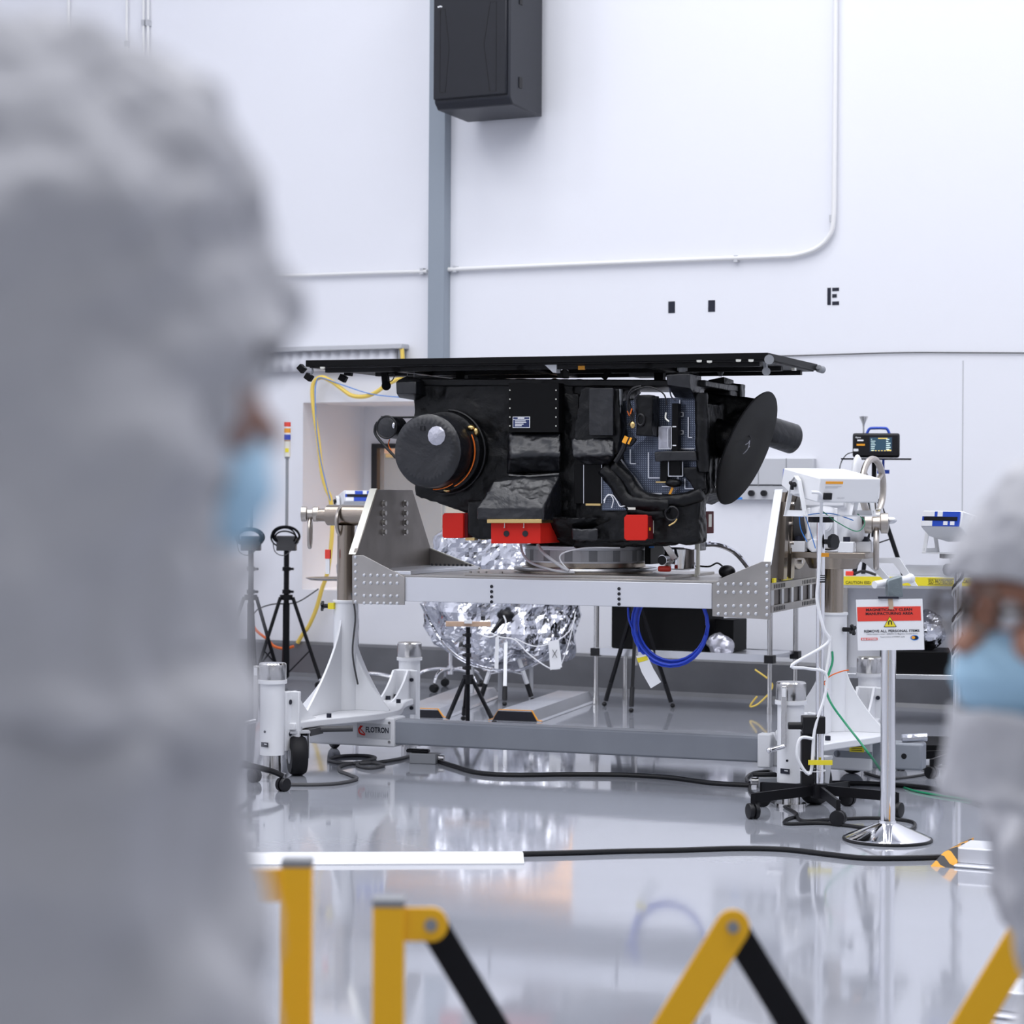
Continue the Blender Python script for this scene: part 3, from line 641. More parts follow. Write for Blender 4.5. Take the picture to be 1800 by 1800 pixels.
# ================================================================== spacecraft
import bmesh
def hull(m, pts):
    bm = bmesh.new()
    for p in pts: bm.verts.new(Vector(p))
    r = bmesh.ops.convex_hull(bm, input=bm.verts)
    bmesh.ops.delete(bm, geom=[g for g in r['geom_interior'] if isinstance(g, bmesh.types.BMVert)], context='VERTS')
    bm.verts.index_update()
    vs = [v.co.copy() for v in bm.verts]; ix = {v: i for i, v in enumerate(bm.verts)}
    fs = [[ix[v] for v in f.verts] for f in bm.faces]; bm.free(); return m.add(vs, fs)
sc = thing('spacecraft', 'black blanket-wrapped satellite under a flat black panel, standing on the silver ring', 'satellite', CT)
W1 = [(.045, .20, 'CLOUDS'), (.018, .06, 'CLOUDS')]
W2 = [(.028, .12, 'CLOUDS'), (.012, .04, 'CLOUDS')]
W3 = [(.014, .08, 'CLOUDS'), (.006, .03, 'CLOUDS')]
def slab(pts, v, dep): m = MB(CT); return m.prism([K(*p, v) for p in pts], (0, dep, 0))
def rect(x0, y0, x1, y1): return [(x0, y0), (x1, y0), (x1, y1), (x0, y1)]
def pslab(name, mt, pts, v, dep, **k): return slab(pts, v, dep).build(name, mt, k.pop('par', sc), **k)
# main body
m = slab([(726, 668), (1006, 667), (1010, 700), (1090, 702), (1095, 780), (1098, 890), (1040, 950), (868, 950), (830, 905), (775, 888), (730, 872), (724, 780)], -.37, .74)
body = m.build('bus_body', M['blanket'], sc, vox=.016, wr=W1)
m = slab([(1085, 712), (1240, 705), (1243, 868), (1200, 885), (1085, 870)], -.33, .60)
m.build('bus_blanket', M['blanket'], sc, vox=.016, wr=W1)
m = MB(CT); hull(m, [K(1010, 890, -.36), K(1238, 868, -.36), K(1226, 935, -.36), K(1190, 958, -.36), K(1010, 962, -.36), K(1020, 890, .3), K(1246, 868, -.1), K(1228, 935, -.1), K(1190, 955, .2), K(1040, 950, .3), K(1230, 880, .1)])
m.build('bus_blanket', M['blanket'], sc, vox=.014, wr=W2)
pslab('top_rail', M['blanket'], [(724, 665), (1240, 668), (1240, 680), (724, 678)], -.38, .70, bev=.006)
pslab('top_fairing', M['blanket'], [(1005, 668), (1062, 668), (1066, 700), (1005, 700)], -.36, .6, vox=.014, wr=W2)
# lower skirt towards the ring
m = MB(CT); m.lathe([(.30, 1.205), (.315, 1.215), (.44, 1.30), (.50, 1.36)], (.06, 0, 0), n=36); m.build('lower_skirt', M['blanket'], sc, vox=.016, wr=W2)
for (x0, x1, y0, y1, v, dp) in ((1010, 1105, 880, 952, -.42, .3), (1145, 1228, 872, 955, -.42, .15), (1020, 1100, 930, 962, -.36, .3), (985, 1018, 690, 900, -.37, .2)):
    pslab('skirt_fold', M['blanket'], rect(x0, y0, x1, y1), v, dp, vox=.013, wr=W2)
# left upper block
P_ = [K(696, 672, -.50), K(731, 671, -.50), K(731, 692, -.50), K(697, 692, -.50), K(701, 699, -.44), K(731, 704, -.38), K(740, 665, -.36), K(715, 661, -.40), K(700, 668, -.40), K(768, 672, -.20), K(768, 700, -.20)]
m = MB(CT); hull(m, P_); m.build('corner_block', M['blanketlite'], sc, bev=.004)
# telescope with side barrel
tc = K(749, 792.5, -.66); tax = Vector((.06, 1, 0)).normalized()
m = MB(CT); m.lathe([(.183, -.004), (.194, .004), (.195, .10), (.190, .17), (.184, .19)], tc, tax, 40); tel = m.build('telescope_barrel', M['blanketlite'], sc, wr=[(.006, .12, 'CLOUDS')], sub=1)
m = MB(CT); m.lathe([(.19, .19), (.212, .20), (.215, .30), (.235, .32), (.235, .40), (.2, .42)], tc, tax, 44); m.build('telescope_collar', M['blanket'], sc, bev=.003)
m = MB(CT); X, Y = perp(tax)
def ring_pts(r_, t_, a0, a1, n=18): return [tc + tax*t_ + (X*math.cos(a0+(a1-a0)*i/n) + Y*math.sin(a0+(a1-a0)*i/n))*r_ for i in range(n+1)]
rot0 = 0.0
m.tube(ring_pts(.199, .17, math.pi-.45, math.pi+1.15), .0045, 6, sm=0); cs = m.build('copper_strap', M['copper'], sc)
m = MB(CT); m.tube(ring_pts(.199, .10, 4.15, 4.75), .0035, 6, sm=0); m.build('copper_strap', M['copper'], sc)
m = MB(CT); m.tube(ring_pts(.219, .25, 1.6, 5.2, 30), .007, 6, sm=0); m.build('wire_loom', M['black'], sc)
q = K(828, 752, -.48); m = MB(CT); m.ell(q, (.022, .02, .016)); m.ell(q+Vector((.03, 0, -.02)), (.015, .02, .022)); m.build('gold_connector', M['gold'], sc)
q = K(786, 862, -.5); m = MB(CT); m.ell(q, (.02, .02, .010)); m.build('gold_connector', M['gold'], sc)
q = K(768.5, 766, -.664); m = MB(CT); m.lathe([(.012, -.012), (.0505, 0), (.050, .03)], q+Vector((0, -.01, 0)), tax, 12); m.build('silver_cap', M['silver'], sc, sm=5)
q = K(743, 753, -.664); m = MB(CT)
for a_, b_ in (((-1, -1), (1, -1)), ((1, -1), (1, 1)), ((1, 1), (-1, 1)), ((-1, 1), (-1, -1))):
    m.bar(q+Vector((a_[0]*.011, -.003, a_[1]*.011)), q+Vector((b_[0]*.011, -.003, b_[1]*.011)), .0025, .003, (0, 1, 0))
m.build('seam_square', M['black'], tel)
# small star tracker tube and its strap
c_ = K(680, 751, -.50); m = MB(CT); m.lathe([(.05, -.004), (.057, 0), (.06, .12), (.05, .13)], c_, tax, 30); st = m.build('star_tracker_tube', M['blanketlite'], sc)
m = MB(CT); m.torus(c_+tax*-.0, tax, .058, .006, 34, 6); m.build('tube_rim', M['black'], st)
m = MB(CT)
m.tube([K(664, 742, -.49), K(659.5, 752, -.49), K(663, 768, -.49), K(696, 805, -.49)], .008, 6); m.tube([K(670, 733, -.49), K(700, 733.5, -.48), K(745, 733, -.45)], .006, 6)
m.b2(K(694, 770, -.44), K(690, 738, -.38)); m.build('tracker_bracket', M['black'], st)
m = MB(CT); m.tube([K(685, 772, -.47), K(683, 782, -.47), K(688, 793, -.47)], .003, 6); m.build('copper_wire', M['copper'], st)
m = MB(CT); m.ell(K(692, 748, -.51), (.009, .006, .016)); m.build('chrome_fitting', M['chrome'], st)
# flat plate with rivets and label
pl = pslab('equipment_plate', M['mattblack'], rect(894, 673, 982, 760), -.47, .08, bev=.002)
for px in (896.5, 977.5):
    for k_ in range(5): 
        m = MB(CT); q = K(px, 686 + k_*15.7, -.471); m.cyl(q, q+Vector((0, -.003, 0)), .0035, n=8); m.build('rivet', M['cream'], pl)
m = MB(CT); q0 = K(901.5, 732.5, -.472); q1 = K(931.5, 752, -.472); m.b2((q0.x, -.474, q1.z), (q1.x, -.470, q0.z)); lb = m.build('data_label', M['paper'], pl)
m = MB(CT); m.b2((q0.x+.003, -.475, q1.z+.003), (q1.x-.003, -.4735, q0.z-.016)); m.b2((q0.x+.003, -.475, q0.z-.013), (q1.x-.003, -.4735, q0.z-.003)); m.build('label_field', M['navylabel'], lb)
m = MB(CT); L_ = q1.x-q0.x
m.b2((q0.x+L_*.3, -.476, q0.z-.011), (q0.x+L_*.68, -.4745, q0.z-.005))
for k_, wd in enumerate((.62, .66, .50, .40)): m.b2((q0.x+L_*.14, -.476, q0.z-.024-.0085*k_), (q0.x+L_*(.14+wd), -.4745, q0.z-.0195-.0085*k_))
m.build('label_lines', M['paper'], lb)
# draped film blankets under the plate
m = MB(CT); hull(m, [K(893, 762, -.44), K(985, 761, -.44), K(896, 800, -.50), K(986, 800, -.50), K(891, 832, -.43), K(984, 830, -.43), K(891, 832, -.3), K(986, 762, -.3), K(893, 762, -.3)])
m.build('film_drape', M['blanketlite'], sc, vox=.010, wr=[(.022, .10, 'CLOUDS'), (.006, .03, 'CLOUDS')])
m = MB(CT); m.tube([K(895, 836, -.47), K(930, 838, -.48), K(983, 834, -.46)], .009, 6); m.tube([K(893, 842, -.48), K(930, 844, -.49), K(978, 841, -.47)], .008, 6); m.build('gathered_seam', M['blanketlite'], sc)
m = MB(CT); hull(m, [K(839, 893, -.64), K(953, 893, -.64), K(838, 914, -.64), K(955, 914, -.64), K(868, 846, -.56), K(893, 836, -.46), K(984, 836, -.46), K(963, 866, -.56), K(992, 914, -.33), K(990, 860, -.33), K(868, 846, -.33), K(850, 914, -.33)])
m.build('film_tent', M['blanketlite'], sc, vox=.008, wr=[(.016, .10, 'CLOUDS'), (.005, .03, 'CLOUDS')])
pslab('side_blanket', M['blanket'], [(820, 880), (866, 878), (866, 948), (838, 948), (822, 940)], -.5, .25, vox=.012, wr=W3)
# gold flange and red cover box
fl = pslab('gold_flange', M['gold'], rect(856, 913, 952, 919.5), -.65, .36, bev=.001)
rb = pslab('red_cover', M['red'], rect(863, 919.5, 950, 955.5), -.62, .30, bev=.003)
for px in (890, 923):
    q = K(px, 938, -.623); m = MB(CT); m.cyl(q, q+Vector((0, .004, 0)), .0155, n=22); m.build('vent_hole', M['ink'], rb)
for px in (887, 921, 981):
    q = K(px, 919, -.63 if px < 960 else -.36); m = MB(CT)
    if px > 960: q = KU(px, 919, K(952, 919, -.65).x - .012); q.x += .02
    m.cyl(q, q-Vector((0, 0, .022)), .0022, n=8); m.cyl(q-Vector((0, 0, .022)), q-Vector((0, 0, .026)), .005, n=8); m.build('screw', M['steel'], fl)
r2 = pslab('red_cover', M['red'], [(777.5, 906), (781, 902), (811, 902), (814, 905), (814, 944), (811, 946), (781, 946), (777.5, 943)], -.50, .10, bev=.002)
pslab('cover_back', M['darkred'], rect(812, 903, 822, 945), -.48, .12, par=r2)
r3 = pslab('red_cover', M['red'], [(1097, 910), (1101, 905), (1137, 905), (1138, 908), (1138, 946), (1134, 950), (1101, 950), (1097, 946)], -.54, .012, bev=.002)
pslab('cover_box', M['darkred'], rect(1099, 907, 1137, 948), -.528, .17, par=r3, bev=.002)
q = K(1137, 907, -.528); uu = q.x
for (a_, b_) in (((1148, 915), (1155, 937)),):
    p0, p1 = KU(*a_, uu), KU(*b_, uu); m = MB(CT); m.b2((uu, p0.y, p1.z), (uu+.002, p1.y, p0.z)); m.build('cover_label', M['cream'], r3)
p0 = KU(1142, 930, uu); m = MB(CT); m.b2((uu, p0.y-.012, p0.z-.008), (uu+.002, p0.y+.012, p0.z+.008)); m.build('cover_label', M['kapton'], r3)
r4 = pslab('red_cover', M['darkred'], rect(1236, 899, 1241, 938), .05, .15, bev=.002)
uu = K(1241, 899, .05).x; p0, p1 = KU(1245, 904, uu), KU(1250, 926, uu); m = MB(CT); m.b2((uu, p0.y, p1.z), (uu+.003, p1.y, p0.z)); m.build('cover_label', M['cream'], r4)
pslab('mount_block', M['blanket'], rect(1190, 895, 1224, 945), 0, .1, vox=.012, wr=W3)
for a_ in ((818, 945, 834, 950), (845, 944, 852, 949)):
    pslab('gold_foot', M['gold'], rect(*a_), -.45, .05)
# pocket covers in the middle
pslab('pocket_blanket', M['blanket'], [(1020, 685), (1030, 680), (1088, 684), (1092, 762), (1085, 800), (1015, 790), (1008, 760)], -.46, .12, vox=.010, wr=W3)
pslab('pocket_flap', M['blanketlite'], rect(1035, 681, 1078, 766), -.49, .03, vox=.007, wr=[(.006, .1, 'CLOUDS')])
m = MB(CT); hull(m, [K(1005, 770, -.45), K(1080, 768, -.46), K(1078, 800, -.52), K(1006, 802, -.50), K(1030, 818, -.44), K(1070, 816, -.44), K(1005, 800, -.38), K(1080, 800, -.38)])
m.build('film_drape', M['blanketlite'], sc, vox=.009, wr=[(.018, .08, 'CLOUDS'), (.006, .03, 'CLOUDS')])
m = MB(CT); m.prism([K(*p, -.45) for p in ((1084, 684), (1091, 684), (1090, 765), (1083, 765))], (0, .03, 0)); m.build('grey_strut', M['grey'], sc)
e_ = pslab('electronics_box', M['mattblack'], rect(1009, 816, 1057, 885), -.44, .12, bev=.002)
for px in (1026, 1057.5):
    m = MB(CT); m.bar(K(px, 817, -.443), K(px, 885, -.443), .003, .002, (0, 1, 0)); m.build('trim_line', M['alu'], e_)
m = MB(CT); q = K(1030, 885, -.445); q1 = K(1056, 889, -.445); m.b2((q.x, -.45, q1.z), (q1.x, -.43, q.z)); m.build('gold_strip', M['gold'], e_)
# lower silver-blue corner panel with white wires
cp = pslab('radiator_corner', M['radiator'], [(1058, 822), (1100, 848), (1122, 897), (1058, 897)], -.43, .02)
m = MB(CT); m.tube([K(*p, -.45) for p in ((1062, 884), (1066, 873), (1076, 870), (1084, 880), (1090, 890), (1100, 889), (1106, 894))], .0028, 6); m.build('white_wire', M['paper'], cp)
m = MB(CT); m.tube([K(*p, -.45) for p in ((1061, 880), (1070, 869), (1078, 878), (1075, 893))], .0025, 6); m.build('white_wire', M['paper'], cp)
m = MB(CT); m.b2(K(1104, 896, -.46), K(1119, 892, -.44)); m.build('gold_strip', M['cream'], cp)
# instrument bay with dimpled film
rp = pslab('radiator_panel', M['radiator'], [(1092, 760), (1098, 705), (1150, 700), (1226, 698), (1226, 868), (1135, 868), (1118, 842), (1092, 808)], -.36, .02)
bx = pslab('instrument_box', M['blanket'], rect(1118, 695, 1146, 766), -.50, .13, vox=.008, wr=W3)
m = MB(CT); m.torus(K(1126, 738, -.505), (0, 1, 0), .028, .006, 20, 6, .7); m.build('box_port', M['black'], bx)
def edge(pts, v=-.385, r_=.0026, mt='alu', nm='bright_edge', par=rp):
    m = MB(CT)
    for a_, b_ in zip(pts, pts[1:]): m.bar(K(*a_, v), K(*b_, v), r_*2, r_*2, (0, 1, 0))
    return m.build(nm, M[mt], par)
b1 = pslab('silver_bracket', M['silver'], rect(1157, 750, 1178, 790), -.40, .03, bev=.002)
edge([(1162, 750), (1180, 750), (1180, 789), (1158, 789)], -.41, par=b1); edge([(1174, 754), (1174, 786)], -.41, par=b1)
b2_ = pslab('silver_bracket', M['radiator'], rect(1194, 702, 1224, 790), -.385, .03, bev=.002)
edge([(1195, 703), (1195, 725), (1201, 725), (1201, 732), (1195, 732), (1195, 757), (1201, 757), (1201, 763), (1195, 763), (1195, 789), (1221, 789)], -.395, par=b2_)
edge([(1210, 733), (1210, 769), (1217, 769)], -.395, par=b2_)
edge([(1140, 795), (1140, 840), (1160, 840)]); edge([(1108, 790), (1108, 815), (1118, 815)]); edge([(1164, 855), (1192, 855), (1192, 835)]); edge([(1204, 842), (1204, 859), (1222, 859)]); edge([(1092, 808), (1104, 826), (1118, 842), (1135, 868), (1164, 868)], r_=.004)
bt = pslab('black_post', M['mattblack'], rect(1181, 709, 1192, 795), -.45, .05, bev=.002)
for py in (750, 783): m = MB(CT); m.b2(K(1182, py+1, -.455), K(1189, py-1, -.448)); m.build('white_band', M['paper'], bt)
pslab('cross_bar', M['blanketlite'], [(1150, 794), (1222, 792), (1224, 810), (1151, 811)], -.47, .06, vox=.007, wr=[(.006, .06, 'CLOUDS')])
pslab('black_post', M['mattblack'], rect(1160, 810, 1173, 848), -.43, .05, bev=.002); pslab('black_post', M['mattblack'], rect(1177, 810, 1196, 836), -.44, .05, bev=.002)
edge([(1175, 812), (1175, 837), (1200, 837), (1200, 812)], -.42); 
m = MB(CT); m.bar(K(1153, 847.5, -.43), K(1173, 847.5, -.43), .006, .006); m.build('gold_rod', M['gold'], sc)
m = MB(CT); m.ell(K(1184, 849, -.42), (.045, .03, .022)); m.build('black_bracket', M['blanket'], sc)
m = MB(CT); q = K(1179, 864, -.42); m.bar(q+Vector((-.012, 0, -.03)), q+Vector((.01, 0, .02)), .012, .004, (0, 1, 0)); m.build('orange_tag', M['kapton'], sc)
m = MB(CT); hull(m, [K(1201, 822, -.45), K(1222, 820, -.46), K(1240, 826, -.40), K(1241, 860, -.40), K(1226, 868, -.44), K(1203, 838, -.45), K(1240, 826, -.2), K(1241, 860, -.2)]); m.build('cover_blanket', M['blanket'], sc, vox=.009, wr=W3)
# harness and cables over the bay
m = MB(CT); m.tube([K(*p, -.50) for p in ((1116, 770), (1108, 780), (1100, 776), (1096, 788), (1088, 803), (1082, 812))], .014, 8); m.tube([K(*p, -.50) for p in ((1105, 748), (1112, 735), (1108, 718), (1104, 700), (1112, 684), (1128, 679))], .009, 8)
hn = m.build('wire_harness', M['black'], sc)
for pts, mt in (([(1110, 735), (1103, 716), (1110, 690), (1140, 680), (1166, 692), (1172, 712)], 'black'), ([(1112, 740), (1118, 716), (1116, 700), (1126, 690)], 'ink'), ([(1177, 682), (1180, 697), (1188, 704)], 'navy'), ([(1171, 725), (1170, 735), (1176, 741)], 'cream'), ([(1108, 728), (1111, 718)], 'copper'), ([(1103, 722), (1107, 731)], 'copper')):
    m = MB(CT); m.tube([K(*p, -.515) for p in pts], .004, 6); m.build('wire', M[mt], hn)
for px, py, an in ((1099, 773, .5), (1107, 775, .5)):
    q = K(px, py, -.52); m = MB(CT); m.box(q, (.022 if px < 1105 else .010, .006, .036), Matrix.Rotation(.45, 4, 'Y')); tg = m.build('connector_tag', M['kapton'], hn)
m = MB(CT); m.ell(K(1112, 747, -.52), (.014, .01, .018)); m.build('connector', M['gold'], hn)
# padded rolls around the bay
for P2_, r_ in (([(1062, 822), (1085, 850), (1105, 880), (1140, 885), (1180, 888)], .045), ([(1078, 818), (1100, 838), (1118, 866), (1150, 880), (1200, 878), (1235, 868)], .036), ([(1233, 690), (1234, 760), (1236, 830)], .035), ([(1104, 890), (1140, 905), (1170, 900)], .03)):
    m = MB(CT); m.tube([K(*p, -.42) for p in P2_], r_, 12); m.build('padded_roll', M['blanket'], sc, vox=.010, wr=W3)
m = MB(CT); m.torus(K(1181, 903, -.45), (0, 1, 0), .035, .006, 20, 6); m.build('hose_loop', M['black'], sc)
m = MB(CT); m.tube([K(*p, -.47) for p in ((1176, 924), (1186, 918), (1190, 912))], .004, 6); m.build('gold_wire', M['gold'], sc)
m = MB(CT); hull(m, [K(1005, 929, -.48), K(1052, 929, -.48), K(1052, 950, -.48), K(1005, 950, -.48), K(1028, 936, -.44), K(1028, 950, -.40), K(1005, 929, -.40), K(1052, 929, -.40)]); m.build('film_flap', M['blanketlite'], sc, vox=.008, wr=[(.018, .04, 'CLOUDS')])
# top brackets between body and panel
m = MB(CT); hull(m, [K(1171, 659, -.52), K(1212, 657, -.52), K(1172, 676, -.52), K(1213, 682, -.52), K(1233, 661, -.36), K(1233, 680, -.36), K(1186, 699, -.42), K(1222, 700, -.42), K(1182, 655, -.38), K(1215, 655, -.36), K(1228, 697, -.33)])
m.build('corner_block', M['blanketlite'], sc, bev=.004)
m = MB(CT); hull(m, [K(1244, 668, .15), K(1272, 662, .15), K(1290, 668, .3), K(1290, 690, .3), K(1246, 690, .15), K(1275, 694, .15)]); m.build('corner_block', M['blanket'], sc, bev=.004)
pslab('side_pack', M['blanket'], [(1235, 682), (1283, 684), (1282, 715), (1268, 756), (1238, 756)], .1, .25, vox=.012, wr=W2)
pslab('side_pack', M['blanket'], rect(1283, 674, 1303, 700), .25, .1, vox=.01, wr=W3)
for px, py0, py1, v in ((812, 655, 668, 0), (1160, 655, 668, .1)):
    m = MB(CT); m.bar(K(px, py0-8, v), K(px, py1+4, v), .05, .05, (0, 1, 0)); m.build('panel_strut', M['mattblack'], sc)
# flat panel on top
PZ0, PZ1 = 2.155, 2.19
m = MB(CT); m.b2((-1.378, -.53, PZ0), (1.163, .53, PZ1)); pn = m.build('flat_panel', M['mattblack'], sc, bev=.003)
m = MB(CT); m.b2((-1.36, -.515, PZ0-.006), (1.145, .515, PZ0)); m.build('panel_underside', M['solarback'], pn)
for (x0, y0, x1, y1) in ((-1.3, -.45, 1.1, -.41), (-1.2, .40, 1.1, .44), (-1.2, -.02, 1.1, .02), (-.9, -.45, -.86, .45), (-.2, -.45, -.16, .45), (.5, -.45, .54, .45)):
    m = MB(CT); m.b2((x0, y0, PZ0-.028), (x1, y1, PZ0-.005)); m.build('panel_rib', M['solarback'], pn)
for px, py in ((1229, 633), (1247, 634), (1298, 632), (1320, 632), (1165, 640), (640, 650), (567, 645)):
    q = on(CT, px, py, z=PZ0-.008); m = MB(CT); m.lathe([(.014, 0), (.012, -.010), (.004, -.012)], q, n=12); m.build('panel_stud', M['cream'], pn)
def camhead(px, py, v, tilt, s=1.0, par=pn):
    q = K(px, py, v); top = Vector((q.x+.02*s, q.y, PZ0)); m = MB(CT); m.tube([top, (top+q)/2+Vector((.012, 0, 0)), q], .006*s, 6)
    a_ = m.build('hanging_bracket', M['grey'], par)
    m = MB(CT); m.box(q, (.045*s, .04*s, .038*s), Matrix.Rotation(tilt, 4, 'Y')); m.build('sensor_head', M['mattblack'], a_, bev=.003)
camhead(530.5, 648, -.5, .8, .9); camhead(543, 663, -.5, .6, .9); camhead(603, 665, -.3, .5, .9); camhead(613, 655, -.3, .2, .9)
m = MB(CT); q = K(678, 660, -.1); m.bar(K(676, 648, -.1), K(679, 680, -.1), .035, .03, (0, 1, 0)); m.cyl(K(679, 678, -.13), K(679, 678, -.08), .026, n=18); m.build('hinge_arm', M['mattblack'], pn)
m = MB(CT); m.tube([K(*p, -.1) for p in ((682, 658), (693, 658), (690, 668), (682, 672))], .003, 6); m.build('wire', M['darkgrey'], pn)
m = MB(CT); m.b2(K(715, 652, -.4), K(728, 646, -.37)); m.tube([K(715, 650, -.39), K(716, 660, -.39), K(712, 666, -.39)], .002, 6); m.tube([K(728, 650, -.39), K(727.5, 667, -.39)], .002, 6); m.build('release_clip', M['grey'], pn)
m = MB(CT); m.prism([K(*p, -.46) for p in ((957, 641), (978, 640), (978, 655), (972, 655))], (0, .12, 0)); m.build('white_gusset', M['paper'], pn)
m = MB(CT); m.b2(K(979, 664, -.40), K(1001, 640, -.3)); m.build('release_mechanism', M['mattblack'], pn, bev=.004)
m = MB(CT); m.tube([K(*p, -.42) for p in ((980, 645), (986, 650), (993, 646), (1000, 652))], .004, 6); m.build('wire', M['steel'], pn)
m = MB(CT); m.b2(K(1016, 650, -.45), K(1029, 643, -.44)); m.build('orange_tag', M['kapton'], pn)
m = MB(CT); m.bar(K(1071, 651, -.2), K(1061, 666, -.2), .025, .025); m.build('black_link', M['mattblack'], pn)
m = MB(CT); m.b2(K(1105, 662, .1), K(1170, 654, .3)); m.build('grey_box', M['grey'], sc, bev=.003)
m = MB(CT); m.b2(K(1190, 652, -.42), K(1209, 635, -.36)); m.cyl(K(1199, 655, -.42), K(1199, 645, -.42), .018, n=12); m.build('hold_down', M['grey'], pn, bev=.003)
m = MB(CT); m.cyl(K(1266, 661, .2), K(1263, 652, .2), .008); m.cyl(K(1266, 661, .2), K(1271, 652, .2), .008); m.build('hold_down', M['grey'], pn)
m = MB(CT); m.bar(K(1345, 633, -.45), K(1346, 650, -.45), .022, .016); m.cyl(K(1347, 653, -.48), K(1347, 653, -.43), .021, n=20); m.cyl(K(1352, 632, -.53), K(1352, 632, -.49), .024, n=20); m.build('latch', M['grey'], pn)
m = MB(CT); m.cyl(K(1439, 648, .50), K(1446, 650, .54), .020, n=18); m.bar(K(1430, 645, .5), K(1440, 648, .5), .02, .01); m.build('latch', M['grey'], pn)
m = MB(CT); m.b2(K(1391, 651, .1), K(1400, 640, .14)); m.build('latch', M['cream'], pn)
# dish antenna
dc_w = P(1313, 788, 11.75); N_ = Vector((.862, -.42, -.385)).normalized(); D_ = CT.inverted() @ dc_w; Nc = CT.inverted().to_3x3() @ N_
rad = .315
prof = [(.06, -.085), (.14, -.06), (.22, -.03), (rad-.008, -.004), (rad, .006), (rad-.012, .008), (.2, -.010), (.1, -.03), (.01, -.045)]
m = MB(CT); vs = []
m.lathe([(.0, -.05), (.16, -.035), (rad-.01, -.008), (rad, 0), (rad-.004, .006), (rad-.02, .008), (.15, .004), (0, .002)], D_, Nc, 56); di = m.build('antenna_dish', M['mattblack'], sc)
m = MB(CT); e0 = CT.inverted() @ P(1276, 770, 11.9); m.lathe([(.08, -.26), (.10, -.12), (.10, -.04), (.08, -.01)], D_, Nc, 30); m.build('antenna_neck', M['blanket'], di, vox=.012, wr=W3)
f0 = CT.inverted() @ P(1349, 757, 12.2); f1 = CT.inverted() @ P(1392, 771, 12.30); ax_ = (f1-f0).normalized()
m = MB(CT); m.lathe([(.075, -.02), (.080, 0), (.083, (f1-f0).length), (.076, (f1-f0).length+.008)], f0, ax_, 30); m.build('antenna_feed', M['blanketlite'], di)
for px, py in ((1318, 720), (1258, 856)):
    m = MB(CT); q = CT.inverted() @ P(px, py, 11.72); m.ell(q, .007, nu=10, nv=6); m.build('chrome_fastener', M['chrome'], di)
m = MB(CT); m.tube([CT.inverted() @ P(px, py, 11.70) for px, py in ((1309, 782), (1315, 779), (1318, 775), (1314, 790), (1306, 798), (1312, 792), (1318, 784))], .002, 5); m.build('silver_scribble', M['silver'], di)
m = MB(CT); m.tube([CT.inverted() @ P(px, py, 11.70) for px, py in ((1308, 742), (1312, 756), (1320, 771))], .003, 5); m.build('seam', M['black'], di)
m = MB(CT); hull(m, [CT.inverted() @ P(px, py, d) for px, py, d in ((1240, 690, 12.0), (1284, 700, 12.1), (1334, 700, 11.95), (1300, 720, 12.0), (1280, 800, 12.0), (1262, 850, 11.9), (1240, 830, 11.9), (1236, 700, 12.2), (1290, 720, 12.3))])
m.build('antenna_shroud', M['blanket'], sc, vox=.012, wr=W3)

# ------------------------------------------------------------------ adapter ring on the deck
ar = thing('adapter_ring', 'silver clamp ring with small windows between the satellite and the deck', 'ring', CT)
RC = Vector((.03, 0, 0)); ZB = DZ1 + .026
m = MB(CT); m.lathe([(.36, ZB), (.36, ZB+.012), (.335, ZB+.03), (.322, ZB+.032), (.322, ZB+.055)], RC, n=64); m.build('base_flange', M['brown'], ar)
m = MB(CT); m.lathe([(.318, ZB+.055), (.318, ZB+.13), (.326, ZB+.132), (.326, ZB+.142), (.29, ZB+.15)], RC, n=64); rw = m.build('ring_wall', M['alulight'], ar)
for i in range(30):
    an = -math.pi*1.0 + math.pi*1.25*i/29; c_ = RC + Vector((math.cos(an)*.319, math.sin(an)*.319, ZB+.093))
    m = MB(CT); m.box(c_, (.004, .044, .058), Matrix.Rotation(an, 4, 'Z')); m.build('ring_window', M['lgrey' if i % 3 else 'grey'], rw, bev=.0015)
m = MB(CT); m.torus(RC+Vector((0, 0, ZB+.02)), (0, 0, 1), .375, .010, 64, 8); m.build('sleeved_cable', M['alu'], ar)
m = MB(CT); m.tube([K(*p) for p in ((915, 957, -.40), (920, 975, -.42), (935, 990, -.43), (975, 1003, -.43), (1010, 1006, -.42))], .007, 8); m.tube([K(*p) for p in ((945, 957, -.42), (955, 972, -.43), (985, 995, -.43), (1000, 1003, -.43))], .009, 8); m.build('grey_cable', M['lgrey'], ar)
m = MB(CT); m.tube([K(*p) for p in ((1000, 1003, -.42), (985, 985, -.42), (990, 972, -.42), (1030, 963, -.40), (1090, 963, -.36))], .004, 8); m.build('white_cable', M['paper'], ar)
m = MB(CT); q = K(1168, 1000, -.2); m.box(q, (.07, .03, .03)); m.build('red_plug', M['signred'], ar, bev=.01)
# equipment on the deck to the right of the ring
ev = thing('pump_valve', 'chrome vacuum valve with blue-lit black box on the deck right of the ring', 'valve', CT)
m = MB(CT); m.b2(K(1133, 992, -.05), K(1168, 955, .2)); bx_ = m.build('controller_box', M['mattblack'], ev, bev=.004)
m = MB(CT); m.b2(K(1141, 963, -.055), K(1150, 960, -.05)); m.build('blue_display', M['lblue'], bx_)
m = MB(CT); c_ = K(1196, 982, .0); m.lathe([(.05, -.06), (.085, -.05), (.085, .05), (.05, .06)], c_, (0, 0, 1), 24); m.cyl(c_+Vector((-.03, -.09, 0)), c_+Vector((-.05, -.16, -.005)), .028, n=18); m.build('valve_body', M['chrome'], ev)
m = MB(CT); m.cyl(c_+Vector((-.052, -.165, -.005)), c_+Vector((-.05, -.155, -.005)), .024, n=18); m.build('valve_port', M['black'], ev)
